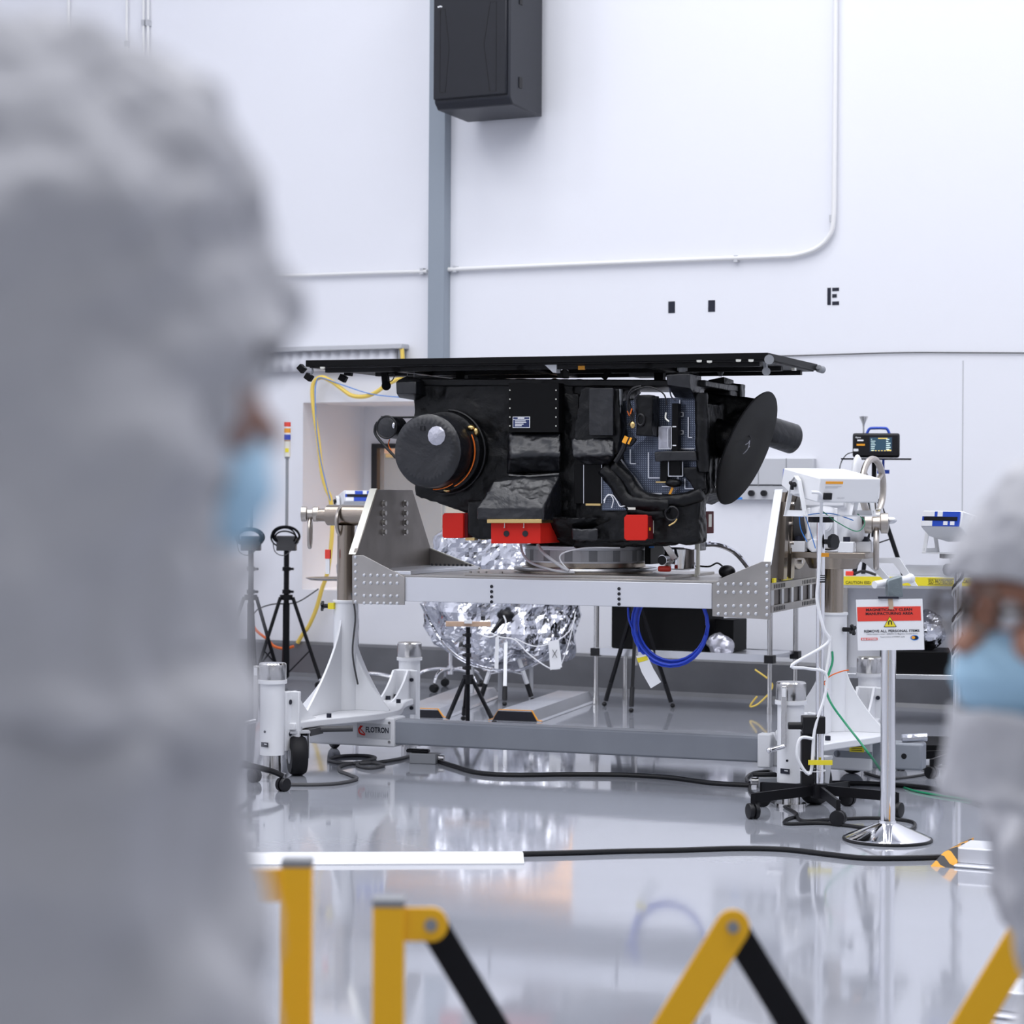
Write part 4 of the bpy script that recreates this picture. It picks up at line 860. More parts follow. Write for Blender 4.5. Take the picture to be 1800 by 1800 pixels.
m = MB(CT); m.bar(K(1168, 955, -.15), K(1186, 982, -.12), .03, .012, (0, 1, 0)); m.build('bent_plate', M['alu'], ev)
m = MB(CT); m.bar(K(1226, 945, .05), K(1226, 1010, .05), .022, .022); m.bar(K(1226, 1012, .05), K(1180, 1013, .05), .02, .015); m.build('stand_frame', M['cream'], ev)
m = MB(CT); m.b2(K(1228, 968, .1), K(1242, 946, .2)); m.build('junction_block', M['lgrey'], ev, bev=.012)
m = MB(CT); m.tube([K(*p) for p in ((1241, 957, .15), (1262, 958, .2), (1290, 970, .3), (1313, 995, .35), (1322, 1012, .38))], .014, 8); m.build('silver_hose', M['foil'], ev)
m = MB(CT); m.tube([K(*p) for p in ((1215, 993, .1), (1245, 996, .1), (1262, 990, .1), (1278, 1004, .1))], .005, 6); m.ell(K(1278, 1005, .05), (.045, .04, .035)); m.build('black_cord', M['black'], ev)
# ================================================================== stands, tripods and other equipment
def star_base(F, par, n, L, zh, mt, rot=0.0, hub=.035, cr=.032, w_=.03, arc=.0, hz=None):
    """n legs from a hub, a twin-wheel caster under each tip"""
    m = MB(F); m.cyl((0, 0, zh-.035), (0, 0, zh+.03), hub, n=20); m.build('base_hub', M[mt], par)
    for k in range(n):
        an = rot + 2*math.pi*k/n; d = Vector((math.cos(an), math.sin(an), 0)); tip = d*L
        m = MB(F)
        if arc: m.tube([d*.01+Vector((0, 0, zh)), d*L*.4+Vector((0, 0, zh+.005)), d*L*.8+Vector((0, 0, zh-.02)), tip+Vector((0, 0, 2.2*cr))], w_*.5, 8, r1=w_*.36)
        else: m.bar(d*.01+Vector((0, 0, zh)), tip+Vector((0, 0, zh-.02)), .014, w_*1.4); m.bar(tip+Vector((0, 0, zh)), tip+Vector((0, 0, cr*1.9)), .016, .02, (1, 0, 0))
        lg = m.build('leg', M[mt], par)
        a2 = an + (k*1.3 % 1.2) - .5; X = Vector((math.cos(a2), math.sin(a2), 0))
        m = MB(F); c = tip + Vector((0, 0, cr))
        m.lathe([(cr*.6, -.026), (cr*.95, -.024), (cr, -.02), (cr, -.005), (cr*.7, -.003), (cr*.7, .003), (cr, .005), (cr, .02), (cr*.95, .024), (cr*.6, .026)], c, X, 20)
        cs_ = m.build('caster_wheel', M['black'], lg)
def helix(c, r, z0, z1, turns, ph=0.0):
    n = int(turns*12); return [Vector((c[0]+math.cos(ph+2*math.pi*turns*i/n)*r, c[1]+math.sin(ph+2*math.pi*turns*i/n)*r, z0+(z1-z0)*i/n)) for i in range(n+1)]
def blower_head(F, par, w_=.34, dp=.30, h=.115, pitch=0.0, front=True, lift=.035):
    """instrument case in a U bracket; local -y is the grille side"""
    m = MB(F); m.b2((-w_/2-.03, -.09, 0), (w_/2+.03, .09, .005)); br_ = m.build('bracket', M['whiteplas'], par)
    for sx in (-1, 1):
        x = sx*(w_/2+.022)
        o_ = [(-.085, .005), (-.028, .165), (0, .185), (.028, .165), (.085, .005)]
        m = MB(F)
        for (a, b), (a2, b2) in zip(o_, o_[1:]): m.bar((x, a*.93, b), (x, a2*.93, b2), .005, .022, (1, 0, 0))
        m.prism([(x-.0025, -.05, .105), (x-.0025, -.03, .165), (x-.0025, 0, .185), (x-.0025, .03, .165), (x-.0025, .05, .105)], (.005, 0, 0)); m.b2((x-.0025, -.08, .002), (x+.0025, .08, .028))
        m.build('bracket_arm', M['whiteplas'], br_)
        m = MB(F); c = Vector((x+sx*.012, 0, .145)); m.cyl(c-Vector((sx*.01, 0, 0)), c+Vector((sx*.012, 0, 0)), .010)
        for k in range(3):
            an = 2.1*k+.4; m.bar(c+Vector((sx*.008, 0, 0)), c+Vector((sx*.008, math.cos(an)*.022, math.sin(an)*.022)), .012, .012, (1, 0, 0))
        m.build('tilt_knob', M['black'], br_)
    H = F @ Matrix.Translation((0, 0, .145)) @ Matrix.Rotation(pitch, 4, 'X')
    y0, y1 = -dp/2, dp/2
    m = MB(H); m.prism([(-w_/2, y0, -.026), (-w_/2, y0+.01, h/2), (-w_/2, y1, h/2), (-w_/2, y1, -h/2), (-w_/2, y0+.10, -h/2)], (w_, 0, 0)); cs_ = m.build('blower_case', M['whiteplas'], par, bev=.006)
    m = MB(H); m.b2((-w_/2+.008, y0-.004, -.022), (w_/2-.008, y0+.004, h/2-.006)); fp = m.build('face_panel', M['bluepanel'], cs_)
    zc = .018
    m = MB(H); m.b2((-w_/2+.02, y0-.007, zc-.010), (w_/2-.02, y0-.003, zc+.010)); m.build('outlet_slot', M['black'], fp)
    for a, b, c, d in ((-w_/2+.008, -.022, -w_/2+.07, zc-.012), (-w_/2+.008, zc+.012, -w_/2+.08, h/2-.006), (-.02, zc+.012, .01, h/2-.006), (w_/2-.10, -.016, w_/2-.075, zc-.014), (w_/2-.06, -.016, w_/2-.035, zc-.014)):
        m = MB(H); m.b2((a, y0-.006, b), (c, y0-.003, d)); m.build('panel_patch', M['paper'], fp)
    # rear side
    m = MB(H); m.b2((w_*.12, y1, h*.26), (w_*.40, y1+.0015, h*.36)); m.build('orange_label', M['kapton'], cs_)
    m = MB(H); m.b2((w_*.14, y1, h*.17), (w_*.40, y1+.0015, h*.185)); m.b2((w_*.2, y1, h*.11), (w_*.40, y1+.0015, h*.125)); m.text('100-240V', (w_*.2, y1+.001, -h*.34), (-1, 0, 0), (0, 0, 1), .008); m.build('small_print', M['lgrey'], cs_)
    m = MB(H); m.b2((w_*.30, y1, -h*.36), (w_*.42, y1+.012, -h*.1)); m.build('power_socket', M['black'], cs_)
    return H
# --- ioniser on the black star stand in front of the right tower
PB = G(1440, 1432); d_ = PB.y
t = thing('ionising_blower', 'white instrument seen from behind on a black five-leg stand before the right tower', 'air ioniser', at(PB))
FB = at(PB)
star_base(FB, t, 5, .355, .115, 'blackmetal', R(-84), .04, .036, .032)
m = MB(FB); m.cyl((0, 0, .10), (0, 0, 1.385), .0195, n=24); pole = m.build('pole', M['chrome'], t)
m = MB(FB); m.b2((-.085, -.01, .14), (-.025, .04, .43)); m.build('column_weight', M['black'], t, bev=.004)
m = MB(FB); m.b2((-.085, -.05, .38), (.02, .03, .46)); m.cyl((-.15, -.02, .415), (-.07, -.02, .415), .017, n=12); m.build('pole_clamp', M['black'], t, bev=.004)
for z_ in (.205, .39): m = MB(FB); m.torus((-.03, .01, z_), (0, 0, 1), .058, .0025, 24, 6); m.build('cable_tie', M['paper'], t)
m = MB(FB); m.cyl((.02, -.01, 1.27), (.055, -.04, 1.27), .012); m.cyl((.045, -.03, 1.27), (.06, -.045, 1.27), .036, n=8); m.build('clamp_knob', M['black'], t)
m = MB(FB); m.cyl((0, 0, 1.36), (0, 0, 1.385), .06, n=20); m.build('pole_head', M['black'], t)
FH = FB @ Matrix.Translation((.045, .02, 1.388)) @ Matrix.Rotation(R(27) + math.pi, 4, 'Z')
HH = blower_head(FH, t, .34, .31, .115, R(-9))
m = MB(FB)
m.tube([(-.075, -.22, 1.50), (-.03, -.20, 1.49), (-.015, -.12, 1.42), (-.01, -.06, 1.30), (-.015, -.035, 1.1), (-.02, -.03, 1.0), (.01, -.035, .87), (.03, -.03, .80), (-.14, -.07, .70), (-.07, -.06, .685), (.02, -.03, .66), (.02, -.03, .56), (-.03, -.05, .40), (-.05, -.06, .2), (-.11, -.07, .27), (-.10, -.07, .36), (-.04, -.06, .36)], .0075, 8)
m.build('power_cord', M['paper'], t)
m = MB(FB); m.b2((-.062, -.075, .24), (.05, -.07, .262)); m.build('yellow_cord_tag', M['yellow'], t)
m = MB(FB); m.b2((-.02, -.022, 1.08), (.02, -.018, 1.115)); cl_ = m.build('printed_tag', M['ink'], t)
m = MB(FB); m.b2((-.015, -.024, 1.20), (.035, -.02, 1.218)); m.build('orange_tag', M['kapton'], t)
m = MB(FB)
for z_ in (1.088, 1.097, 1.106): m.b2((-.016, -.0235, z_), (.016, -.022, z_+.004))
m.build('tag_lines', M['paper'], cl_)
for pts, mt in (([(-.10, -.05, 1.385), (-.04, -.07, 1.40), (.05, -.05, 1.40), (.15, 0, 1.37)], 'lblue'), ([(-.11, -.06, 1.40), (-.10, -.05, 1.33), (-.07, -.05, 1.27)], 'lblue'), ([(-.08, -.06, 1.39), (-.05, -.05, 1.30), (-.03, -.04, 1.24)], 'lblue'), ([(.0, -.07, 1.41), (.07, -.06, 1.36), (.16, -.05, 1.32), (.20, -.03, 1.36), (.17, 0, 1.40)], 'green')):
    m = MB(FB); m.tube(pts, .0025, 6); m.build('thin_wire', M[mt], t)
# --- rear right ioniser
PB = P(1684, 1000, 12.2); PB.z = 0; FB = at(PB)
t = thing('ionising_blower', 'white instrument with blue face panel on chrome pole in front of the yellow-taped bench', 'air ioniser', FB)
star_base(FB, t, 5, .30, .10, 'blackmetal', .3)
m = MB(FB); m.cyl((0, 0, .08), (0, 0, 1.175), .022, n=22); m.build('pole', M['chrome'], t)
m = MB(FB); m.tube(helix((0, 0), .029, .55, 1.12, 3.2, 1.0), .006, 8, sm=0); m.tube([(-.03, 0, 1.12), (-.05, -.02, 1.16)], .006, 8, sm=0); m.build('white_cord', M['paper'], t)
m = MB(FB); m.tube(helix((0, 0), .028, .58, 1.12, 3.2, .4), .005, 8, sm=0); m.build('black_cord', M['darkgrey'], t)
m = MB(FB); m.cyl((-.02, -.01, 1.09), (-.06, -.03, 1.09), .012); m.cyl((-.05, -.025, 1.09), (-.07, -.035, 1.09), .032, n=8); m.build('clamp_knob', M['black'], t)
FH = FB @ Matrix.Translation((-.02, 0, 1.175)) @ Matrix.Rotation(R(-38), 4, 'Z')
blower_head(FH, t, .235, .32, .125, R(-9))
m = MB(FB); m.b2((-.09, -.05, 1.15), (.05, .05, 1.175)); m.build('adapter_box', M['black'], t)
# --- rear left ioniser behind the left tower
PB = G(626, 1216); FB = at(PB)
t = thing('ionising_blower', 'white instrument with blue face panel behind the left tower, its stand carrying a steel tray', 'air ioniser', FB)
star_base(FB, t, 5, .33, .13, 'chrome', .1, .03, .03, .03, arc=1)
m = MB(FB); m.cyl((0, 0, .1), (0, 0, 1.265), .02, n=20); m.build('pole', M['chrome'], t)
FH = FB @ Matrix.Translation((.03, 0, 1.265)) @ Matrix.Rotation(R(16), 4, 'Z')
blower_head(FH, t, .32, .30, .12, R(-10))
m = MB(FB); m.lathe([(.0, 0), (.17, 0), (.20, .012), (.205, .016), (.20, .018), (.17, .006), (0, .005)], (-.17, -.06, .83), n=36); m.bar((-.1, -.03, .825), (0, 0, .80), .03, .012); m.build('steel_tray', M['steel'], t)
bg = MB(at(PB)); bg.ell((-.10, -.06, .91), (.05, .05, .07)); bg.cyl((-.10, -.06, .95), (-.08, -.06, 1.05), .03, .015, 10)
tag(bg.build('foil_bag', M['foil'], None, vox=.012, wr=[(.02, .05, 'CLOUDS')]), 'crumpled silver bag standing on the round steel tray', 'bag')
# --- near left stand, mostly behind the person
PB = G(384, 1388); FB = at(PB)
t = thing('instrument_stand', 'chrome pole with wound cables on a curved black caster base beside the left person', 'stand', FB)
star_base(FB, t, 5, .33, .12, 'blackmetal', R(-8), .04, .034, .036, arc=1)
m = MB(FB)
for dx in (-.014, .014): m.cyl((dx, 0, .1), (dx, 0, 1.05), .013, n=16)
m.cyl((0, .02, .1), (0, .02, 1.05), .012, n=14); m.build('pole', M['chrome'], t)
m = MB(FB); m.tube([(-.05, -.03, .86), (.03, -.03, .80), (.04, -.03, .70)], .007, 8); m.tube([(-.03, -.04, .57), (-.02, -.04, .52), (.02, -.04, .46), (.04, -.03, .42)], .008, 8); m.build('white_cord', M['paper'], t)
m = MB(FB); m.tube(helix((0, 0), .036, .25, .62, 2.2, .5) + [Vector((.06, -.02, .40)), Vector((.03, -.03, .33)), Vector((-.02, -.04, .30)), Vector((.03, -.03, .18)), Vector((.045, -.03, .14))], .005, 8, sm=2); m.build('black_cord', M['darkgrey'], t)
# --- free star bases near the wall
PB = G(792, 1212); FB = at(PB)
t = thing('rolling_stool', 'low chrome star base on black casters beside the silver-wrapped dish', 'stool', FB)
star_base(FB, t, 5, .27, .15, 'chrome', .5, .03, .03, .028, arc=1)
m = MB(FB); m.cyl((0, 0, .12), (0, 0, .42), .02, n=14); m.build('pole', M['chrome'], t)
m = MB(FB); m.lathe([(.0, .42), (.15, .42), (.17, .44), (.17, .48), (.15, .50), (0, .505)], (0, 0, 0), n=30); m.build('seat', M['black'], t)

# --- sign stanchion
PB = G(1560, 1477); FB = at(PB)
t = thing('sign_stanchion', 'polished chrome post on a round weighted base, holding the sign sleeve', 'stanchion', FB)
m = MB(FB); m.lathe([(.185, 0), (.188, .006), (.185, .014), (.17, .022), (.04, .075), (.037, .085)], (0, 0, 0), n=56); m.build('weighted_base', M['chrome'], t)
m = MB(FB); m.torus((0, 0, .006), (0, 0, 1), .187, .007, 56, 8); m.build('rubber_rim', M['black'], t)
m = MB(FB); m.cyl((0, 0, .06), (0, 0, 1.04), .032, n=40); m.build('post', M['chrome'], t)
q0, q1 = P(1537, 1028, 9.78), P(1600, 1017, 9.92)
m = MB(); m.cyl(q0, q1, .016, n=18); m.ell(q1, .022, nu=14, nv=8); m.build('padded_crossbar', M['white'], t)
m = MB(); m.prism([P(*p, 9.775) for p in ((1560, 1020), (1586, 1012), (1588, 1050), (1562, 1052))], (0, .08, 0)); m.build('duct_tape_wrap', M['ducttape'], t, bev=.006)
# the printed sign
dS = 9.74
t = thing('warning_sign', 'printed red and white magnetically clean area sign in a clear sleeve on the chrome post', 'sign', at(P(1565, 1143, dS)))
c00, c10, c01 = P(1508, 1143.5, dS), P(1625, 1142, dS-.02), P(1504.5, 1054, dS+.01)
X_ = (c10-c00); Y_ = (c01-c00); Nn = X_.cross(Y_).normalized()
def sp(u, v, l=0.0): return c00 + X_*u + Y_*v + Nn*l
m = MB(); m.prism([sp(0, 0), sp(1, 0), sp(1, 1), sp(0, 1)], -Nn*.0015); sh = m.build('sheet', M['paper'], t)
def patch(u0, v0, u1, v1, mt, nm, l=.0008, par=None): m = MB(); m.prism([sp(u0, v0, l), sp(u1, v0, l), sp(u1, v1, l), sp(u0, v1, l)], Nn*.0004); return m.build(nm, M[mt], par or sh)
# measured: sheet spans x 170-1620, y 265-1370 in the close-up
def U_(x, y): return (x-195)/1412.0, 1-(y-278)/1090.0
a = U_(212, 745); b = U_(1562, 438); patch(a[0], a[1], b[0], b[1], 'signred', 'red_band')
def line(txt, x0, x1, y, h, bold, mt='ink', nm='lettering'):
    u0, v0 = U_(x0, y+h); u1, _ = U_(x1, y); m = MB()
    m.text(txt, sp(u0, v0, .0016), X_, Y_, h/1090.0*Y_.length, bold, w=(u1-u0)*X_.length); return m.build(nm, M[mt], sh)
line('MAGNETICALLY CLEAN', 395, 1375, 472, 56, .028); line('MANUFACTURING AREA', 385, 1392, 556, 56, .028)
line('REMOVE ALL PERSONAL ITEMS', 338, 1512, 932, 52, .026, 'navy')
line('Visitors Require a Level 1 (EMI/ESD 01) Magnetics Certified Escort', 390, 1480, 1010, 24, .005, 'navy', 'small_print'); line('Requirements of IT89001 apply', 680, 1200, 1070, 24, .005, 'navy', 'small_print')
def tri(k, l, mt, nm):
    cx, cy = 900, 790; pts = [(898, 640), (1035, 865), (1025, 876), (775, 876), (765, 865)]; m = MB()
    m.prism([sp(*U_(cx+(x-cx)*k, cy+(y-cy)*k), l) for x, y in pts], Nn*.0004); return m.build(nm, M[mt], sh)
tr_ = tri(1.0, .0014, 'ink', 'triangle_border'); tri(.88, .0022, 'yellow', 'yellow_triangle')
m = MB(); pts = [(868, 825), (868, 770), (880, 745), (899, 736), (918, 745), (930, 770), (930, 825)]
pp = [sp(*U_(*p), .0032) for p in pts]
for a, b in zip(pp, pp[1:]): m.bar(a, b, .0045, .0006, Nn)
m.build('magnet_symbol', M['ink'], sh)
a = U_(268, 1150); b = U_(622, 1100); lg_ = patch(a[0], a[1], b[0], b[1], 'signred', 'logo_box')
u0, v0 = U_(285, 1143); u1, _ = U_(605, 1100); m = MB(); m.text('BAE SYSTEMS', sp(u0, v0, .0022), X_, Y_, 34/1090*Y_.length, .03, w=(u1-u0)*X_.length); m.build('logo_lettering', M['paper'], sh)
def disc(x, y, rx, ry, mt, l, nm):
    m = MB(); m.prism([sp(*U_(x+rx*math.cos(i/12*math.pi), y+ry*math.sin(i/12*math.pi)), l) for i in range(24)], Nn*.0004); m.build(nm, M[mt], sh)
disc(1408, 1110, 88, 56, 'lblue', .0010, 'emblem'); disc(1415, 1110, 68, 40, 'navy', .0016, 'emblem'); disc(1380, 1105, 40, 32, 'kapton', .0022, 'emblem')
m = MB(); m.prism([sp(.49, .80, .003), sp(.56, .80, .003), sp(.55, 1.05, .003), sp(.48, 1.05, .003)], Nn*.0004); m.build('tan_tape_strip', M['tan'], t)
m = MB(); m.prism([sp(-.02, -.02, .004), sp(1.03, -.02, .004), sp(1.025, 1.01, .004), sp(-.02, 1.01, .004)], Nn*.0004)
m = MB(); m.b2(P(1543, 1052, dS+.01), P(1580, 1049, dS-.01)); m.build('clip', M['navy'], t)

# --- signal light towers on tripods
def light_tower(px, D, dx, label):
    PB = P(px, 1100, D); PB.z = 0; FB = at(PB); s = D/4000.0
    zz = lambda y: EYE - (y-862+ROLL*(900-px))*s
    t = thing('signal_light_tower', label, 'signal light', FB, 'signal lights on tripods')
    zs = [(742, 750, 'signred'), (750, 753, 'paper'), (753, 761, 'kapton'), (761, 764, 'paper'), (764, 773, 'bluepanel'), (773, 776, 'tan'), (776, 803, 'cream')]
    for y0, y1, mt in zs:
        m = MB(FB); m.cyl((0, 0, zz(y1)), (0, 0, zz(y0)), .026 if mt != 'tan' else .024, n=18); m.build('lens' if y1 < 775 else 'lamp_base', M[mt], t)
    m = MB(FB); m.b2((-.014, -.028, zz(795)), (.014, -.024, zz(788))); m.build('small_label', M['yellow' if dx < 0 else 'paper'], t)
    m = MB(FB); m.cyl((0, 0, zz(930)), (0, 0, zz(803)), .012, n=14); m.cyl((0, 0, zz(806)), (0, 0, zz(803)), .019, n=14); m.build('lamp_stem', M['grey'], t)
    m = MB(FB); m.b2((-.075, -.05, zz(968)), (.075, .05, zz(942))); m.build('power_box', M['darkgrey'], t, bev=.004)
    m = MB(FB); random.seed(int(px))
    for k in range(6):
        m.torus((random.uniform(-.008, .008), -.065-.009*(k % 3), zz(944)+random.uniform(-.012, .018)), (random.uniform(-.15, .15), .75, random.uniform(.6, .9)), .095+random.uniform(-.012, .016), .0065, 26, 6)
    m.build('cable_coil', M['blackmetal'], t)
    m = MB(FB); m.tube([(-.10, -.07, zz(950)), (-.08, -.07, zz(970)), (0, -.07, zz(975)), (.10, -.07, zz(952))], .004, 6); m.build('hanging_cord', M['darkgrey'], t)
    m = MB(FB); m.cyl((0, 0, .04), (0, 0, zz(968)), .021, n=16); m.cyl((0, 0, .05), (0, 0, zz(1060)), .027, n=16); m.build('mast', M['blackmetal'], t)
    for z_ in (zz(1000), zz(1040)): m = MB(FB); m.cyl((0, 0, z_-.015), (0, 0, z_+.015), .032, n=14); m.cyl((.03, 0, z_), (.055, -.01, z_), .010, n=8); m.build('mast_collar', M['blackmetal'], t)
    zc = zz(1050)
    m = MB(FB); m.cyl((0, 0, zc-.02), (0, 0, zc+.02), .05, n=16); m.build('leg_collar', M['blackmetal'], t)
    for k in range(3):
        an = dx + 2*math.pi*k/3; d = Vector((math.cos(an), math.sin(an), 0)); a = d*.055+Vector((0, 0, zc)); b = d*.30+Vector((0, 0, .012))
        m = MB(FB); m.cyl(a, b, .014, n=12); lg = m.build('leg', M['blackmetal'], t)
        m = MB(FB); mid = a.lerp(b, .62); m.bar(mid, Vector((0, 0, mid.z-.18))+d*.02, .012, .008); m.build('leg_brace', M['blackmetal'], lg)
        m = MB(FB); m.cyl(b+Vector((0, 0, .02)), b-Vector((0, 0, .012)), .018, n=10); m.build('rubber_foot', M['black'], lg)
light_tower(503, 17.6, R(-20), 'signal light on black tripod, farther from the left person, closest to the fixture')
light_tower(440, 17.3, R(-75), 'signal light on black tripod partly hidden by the left person')

# --- tripods in the middle
def tripod(name, label, PB, hub_z, spread, rot, mt, r_=.011, col=None, foot='black', n=3, group=None):
    FB = at(PB); t = thing(name, label, 'tripod', FB)
    m = MB(FB); m.cyl((0, 0, hub_z-.03), (0, 0, hub_z+.03), .035, n=14); m.build('hub', M['black'], t)
    for k in range(n):
        an = rot+2*math.pi*k/n; d = Vector((math.cos(an), math.sin(an), 0)); a = d*.03+Vector((0, 0, hub_z)); b = d*spread+Vector((0, 0, .05))
        m = MB(FB); m.bar(a, b, r_*2, r_*2); lg = m.build('leg', M[mt], t)
        e = b+(b-a).normalized()*.045
        m = MB(FB); m.cyl(a.lerp(b, .82), b+(b-a).normalized()*.01, r_*1.5, n=10); m.ell(Vector((e.x, e.y, .016)), (.018, .018, .016), None, 10, 6); m.build('rubber_foot', M[foot], lg)
    return t, FB
PB = G(889, 1236); t, FB = tripod('camera_tripod', 'silver camera tripod with black head standing before the foil-wrapped dish', PB, .50, .20, R(-92), 'paper', .012)
m = MB(FB); m.cyl((0, 0, .28), (0, 0, .56), .012, n=12); m.build('centre_column', M['alu'], t)
m = MB(FB); m.b2((-.04, -.04, .54), (.04, .04, .60)); m.ell((0, 0, .62), (.05, .05, .04)); m.bar((-.02, -.03, .60), (-.10, -.10, .50), .02, .02); m.build('pan_head', M['black'], t)
for k in range(3):
    a1, a2 = R(-92)+2*math.pi*k/3, 0; d = Vector((math.cos(a1), math.sin(a1), 0)); m = MB(FB); m.bar(d*.135+Vector((0, 0, .20)), Vector((0, 0, .23)), .008, .008); m.build('leg_spreader', M['alu'], t)
PB = G(1118, 1246); t, FB = tripod('camera_tripod', 'slim black tripod standing behind the hanging blue cable coil', PB, .70, .26, R(-100), 'blackmetal', .011)
m = MB(FB); m.cyl((0, 0, .30), (0, 0, .72), .012, n=12); m.build('centre_column', M['steel'], t)
PB = G(822, 1272); t, FB = tripod('light_stand', 'short black mast tripod carrying a bare wooden board', PB, .285, .16, R(-20), 'blackmetal', .010)
m = MB(FB); m.cyl((0, 0, .0), (0, 0, .62), .014, n=12); m.build('mast', M['blackmetal'], t)
for z_ in (.36, .44, .50, .57): m = MB(FB); m.cyl((0, 0, z_-.012), (0, 0, z_+.012), .021, n=12); m.cyl((-.015, -.01, z_), (-.035, -.015, z_), .008, n=8); m.build('mast_collar', M['black'], t)
m = MB(FB); m.box((-.0, 0, .64), (.29, .03, .032)); tag(m.build('wooden_board', M['wood'], None, bev=.002), 'narrow bare wooden board lying across the short black mast', 'board')
m = MB(FB); m.box((0, -.02, .655), (.05, .02, .02)); m.build('tape_wrap', M['paper'], t)
# foil wrapped dish
PB = P(880, 1055, 16.2); t = thing('foil_wrapped_dish', 'large round dish wrapped in crumpled silver film behind the fixture', 'wrapped dish', at((PB.x, PB.y, 0)))
FB = at((PB.x, PB.y, 0))
m = MB(FB); m.ell((0, 0, .76), (.57, .24, .53), None, 40, 24); m.ell((-.1, -.02, .98), (.46, .20, .30), None, 30, 16); m.ell((.12, 0, .55), (.40, .2, .3), None, 30, 16)
m.build('foil_cover', M['foil'], t, vox=.03, wr=[(.20, .42, 'VORONOI'), (.10, .17, 'VORONOI'), (.03, .08, 'CLOUDS')], flat=True)
m = MB(FB); m.tube([(-.56, -.14, .70), (-.40, -.2, .42), (-.18, -.2, .27), (.15, -.2, .24), (.40, -.2, .42), (.54, -.14, .70)], .012, 8); m.build('film_hem', M['foil'], t)
for dx, dy in ((-.2, -.02), (.22, -.02), (0, .12)): m = MB(FB); m.cyl((dx, dy, 0), (dx, dy, .35), .016, n=12); m.build('stand_leg', M['lgrey'], t)
m = MB(); pp = [P(px, py, 15.4) for px, py in ((862, 1112), (880, 1120), (905, 1125), (930, 1150), (965, 1174), (985, 1175))]; m.tube(pp, .005, 6)
pp = [P(px, py, 15.4) for px, py in ((885, 1082), (889, 1095), (878, 1112), (860, 1120), (838, 1112))]; m.tube(pp, .006, 6); m.tube([P(px, py, 15.4) for px, py in ((905, 1122), (940, 1136), (975, 1128), (1000, 1110), (1012, 1085))], .004, 6); m.tube([P(px, py, 15.4) for px, py in ((985, 1172), (1000, 1130), (1012, 1075))], .004, 6)
tag(m.build('strung_wire', M['paper'], None), 'thin white cord strung from the wooden board across the silver film', 'cord')
def ptag(pts, label):
    m = MB(); m.prism([P(px, py, 15.35) for px, py in pts], (0, .003, 0)); return tag(m.build('paper_tag', M['paper'], None), label, 'tag')
tg_ = ptag([(964, 1128), (982, 1124), (988, 1173), (967, 1178)], 'white paper tag marked X hanging right of the silver tripod')
m = MB(); a_, b_ = P(971, 1142, 15.34), P(979, 1156, 15.34); m.bar(a_, b_, .004, .002, (0, 1, 0)); m.bar(Vector((b_.x, a_.y, a_.z)), Vector((a_.x, a_.y, b_.z)), .004, .002, (0, 1, 0)); m.build('cross_mark', M['grey'], tg_) if False else None
FR[tg_.name] = Matrix(); m.build('cross_mark', M['darkgrey'], tg_)
ptag([(871, 1120), (877, 1118), (876, 1176), (869, 1175)], 'narrow white paper strip hanging left of the silver tripod')

# --- steel shelf trolley by the wall
ang = -R(28); PS = P(1048, 1180, 15.95); PS.z = 0; FS = at(PS) @ Matrix.Rotation(ang, 4, 'Z')
LS = 1.30; DS = .48
t = thing('shelf_trolley', 'low steel shelf unit with round posts along the wall behind the blue coil', 'shelf', FS)
for x_ in (0, LS):
    for y_ in (0, DS):
        m = MB(FS); m.cyl((x_, y_, .02), (x_, y_, .76), .018, n=16); m.cyl((x_, y_, 0), (x_, y_, .05), .022, n=12); po = m.build('post', M['steel'], t)
        m = MB(FS); m.b2((x_-.032, y_-.032, .345), (x_+.032, y_+.032, .40)); m.build('post_clamp', M['black'], po, bev=.003)
for z_ in (.352, .74): m = MB(FS); m.b2((0, -.02, z_-.0), (LS, .0, z_+.05)); m.b2((0, DS, z_), (LS, DS+.02, z_+.05)); m.b2((0, 0, z_+.03), (LS, DS, z_+.045)); m.build('shelf', M['alu'], t)
m = MB(FS); m.b2((.09, .05, .40), (.80, .40, .70)); bb = m.build('equipment_case', M['mattblack'], None, bev=.01); tag(bb, 'long black equipment case on the low steel shelf', 'case')
m = MB(FS); m.b2((.80+.03, .15, .40), (.97, .40, .62)); tag(m.build('black_carton', M['mattblack'], None, bev=.006), 'small black case behind the bubble-wrapped lump', 'case')
m = MB(FS); m.ell((.90, .06, .46), (.085, .06, .075)); m.ell((.97, .05, .44), (.05, .05, .06)); tag(m.build('wrapped_part', M['silver'], None, vox=.012, wr=[(.03, .04, 'CLOUDS')]), 'small lump in clear bubble wrap beside the long black case', 'package')
m = MB(FS); m.tube([(LS-.1, -.02, .30), (LS+.02, 0, .20), (LS-.06, -.02, .08), (LS-.13, -.03, .05), (LS-.08, -.03, .12)], .006, 8); tag(m.build('yellow_wire', M['ycable'], None), 'loose yellow cord hanging at the end of the steel shelf', 'cord')
m = MB(FS); m.b2((LS-.05, .3, .43), (LS+.07, .42, .50)); tag(m.build('wall_socket', M['clear'], None), 'clear plastic cap behind the rightmost shelf post', 'cap') if False else None

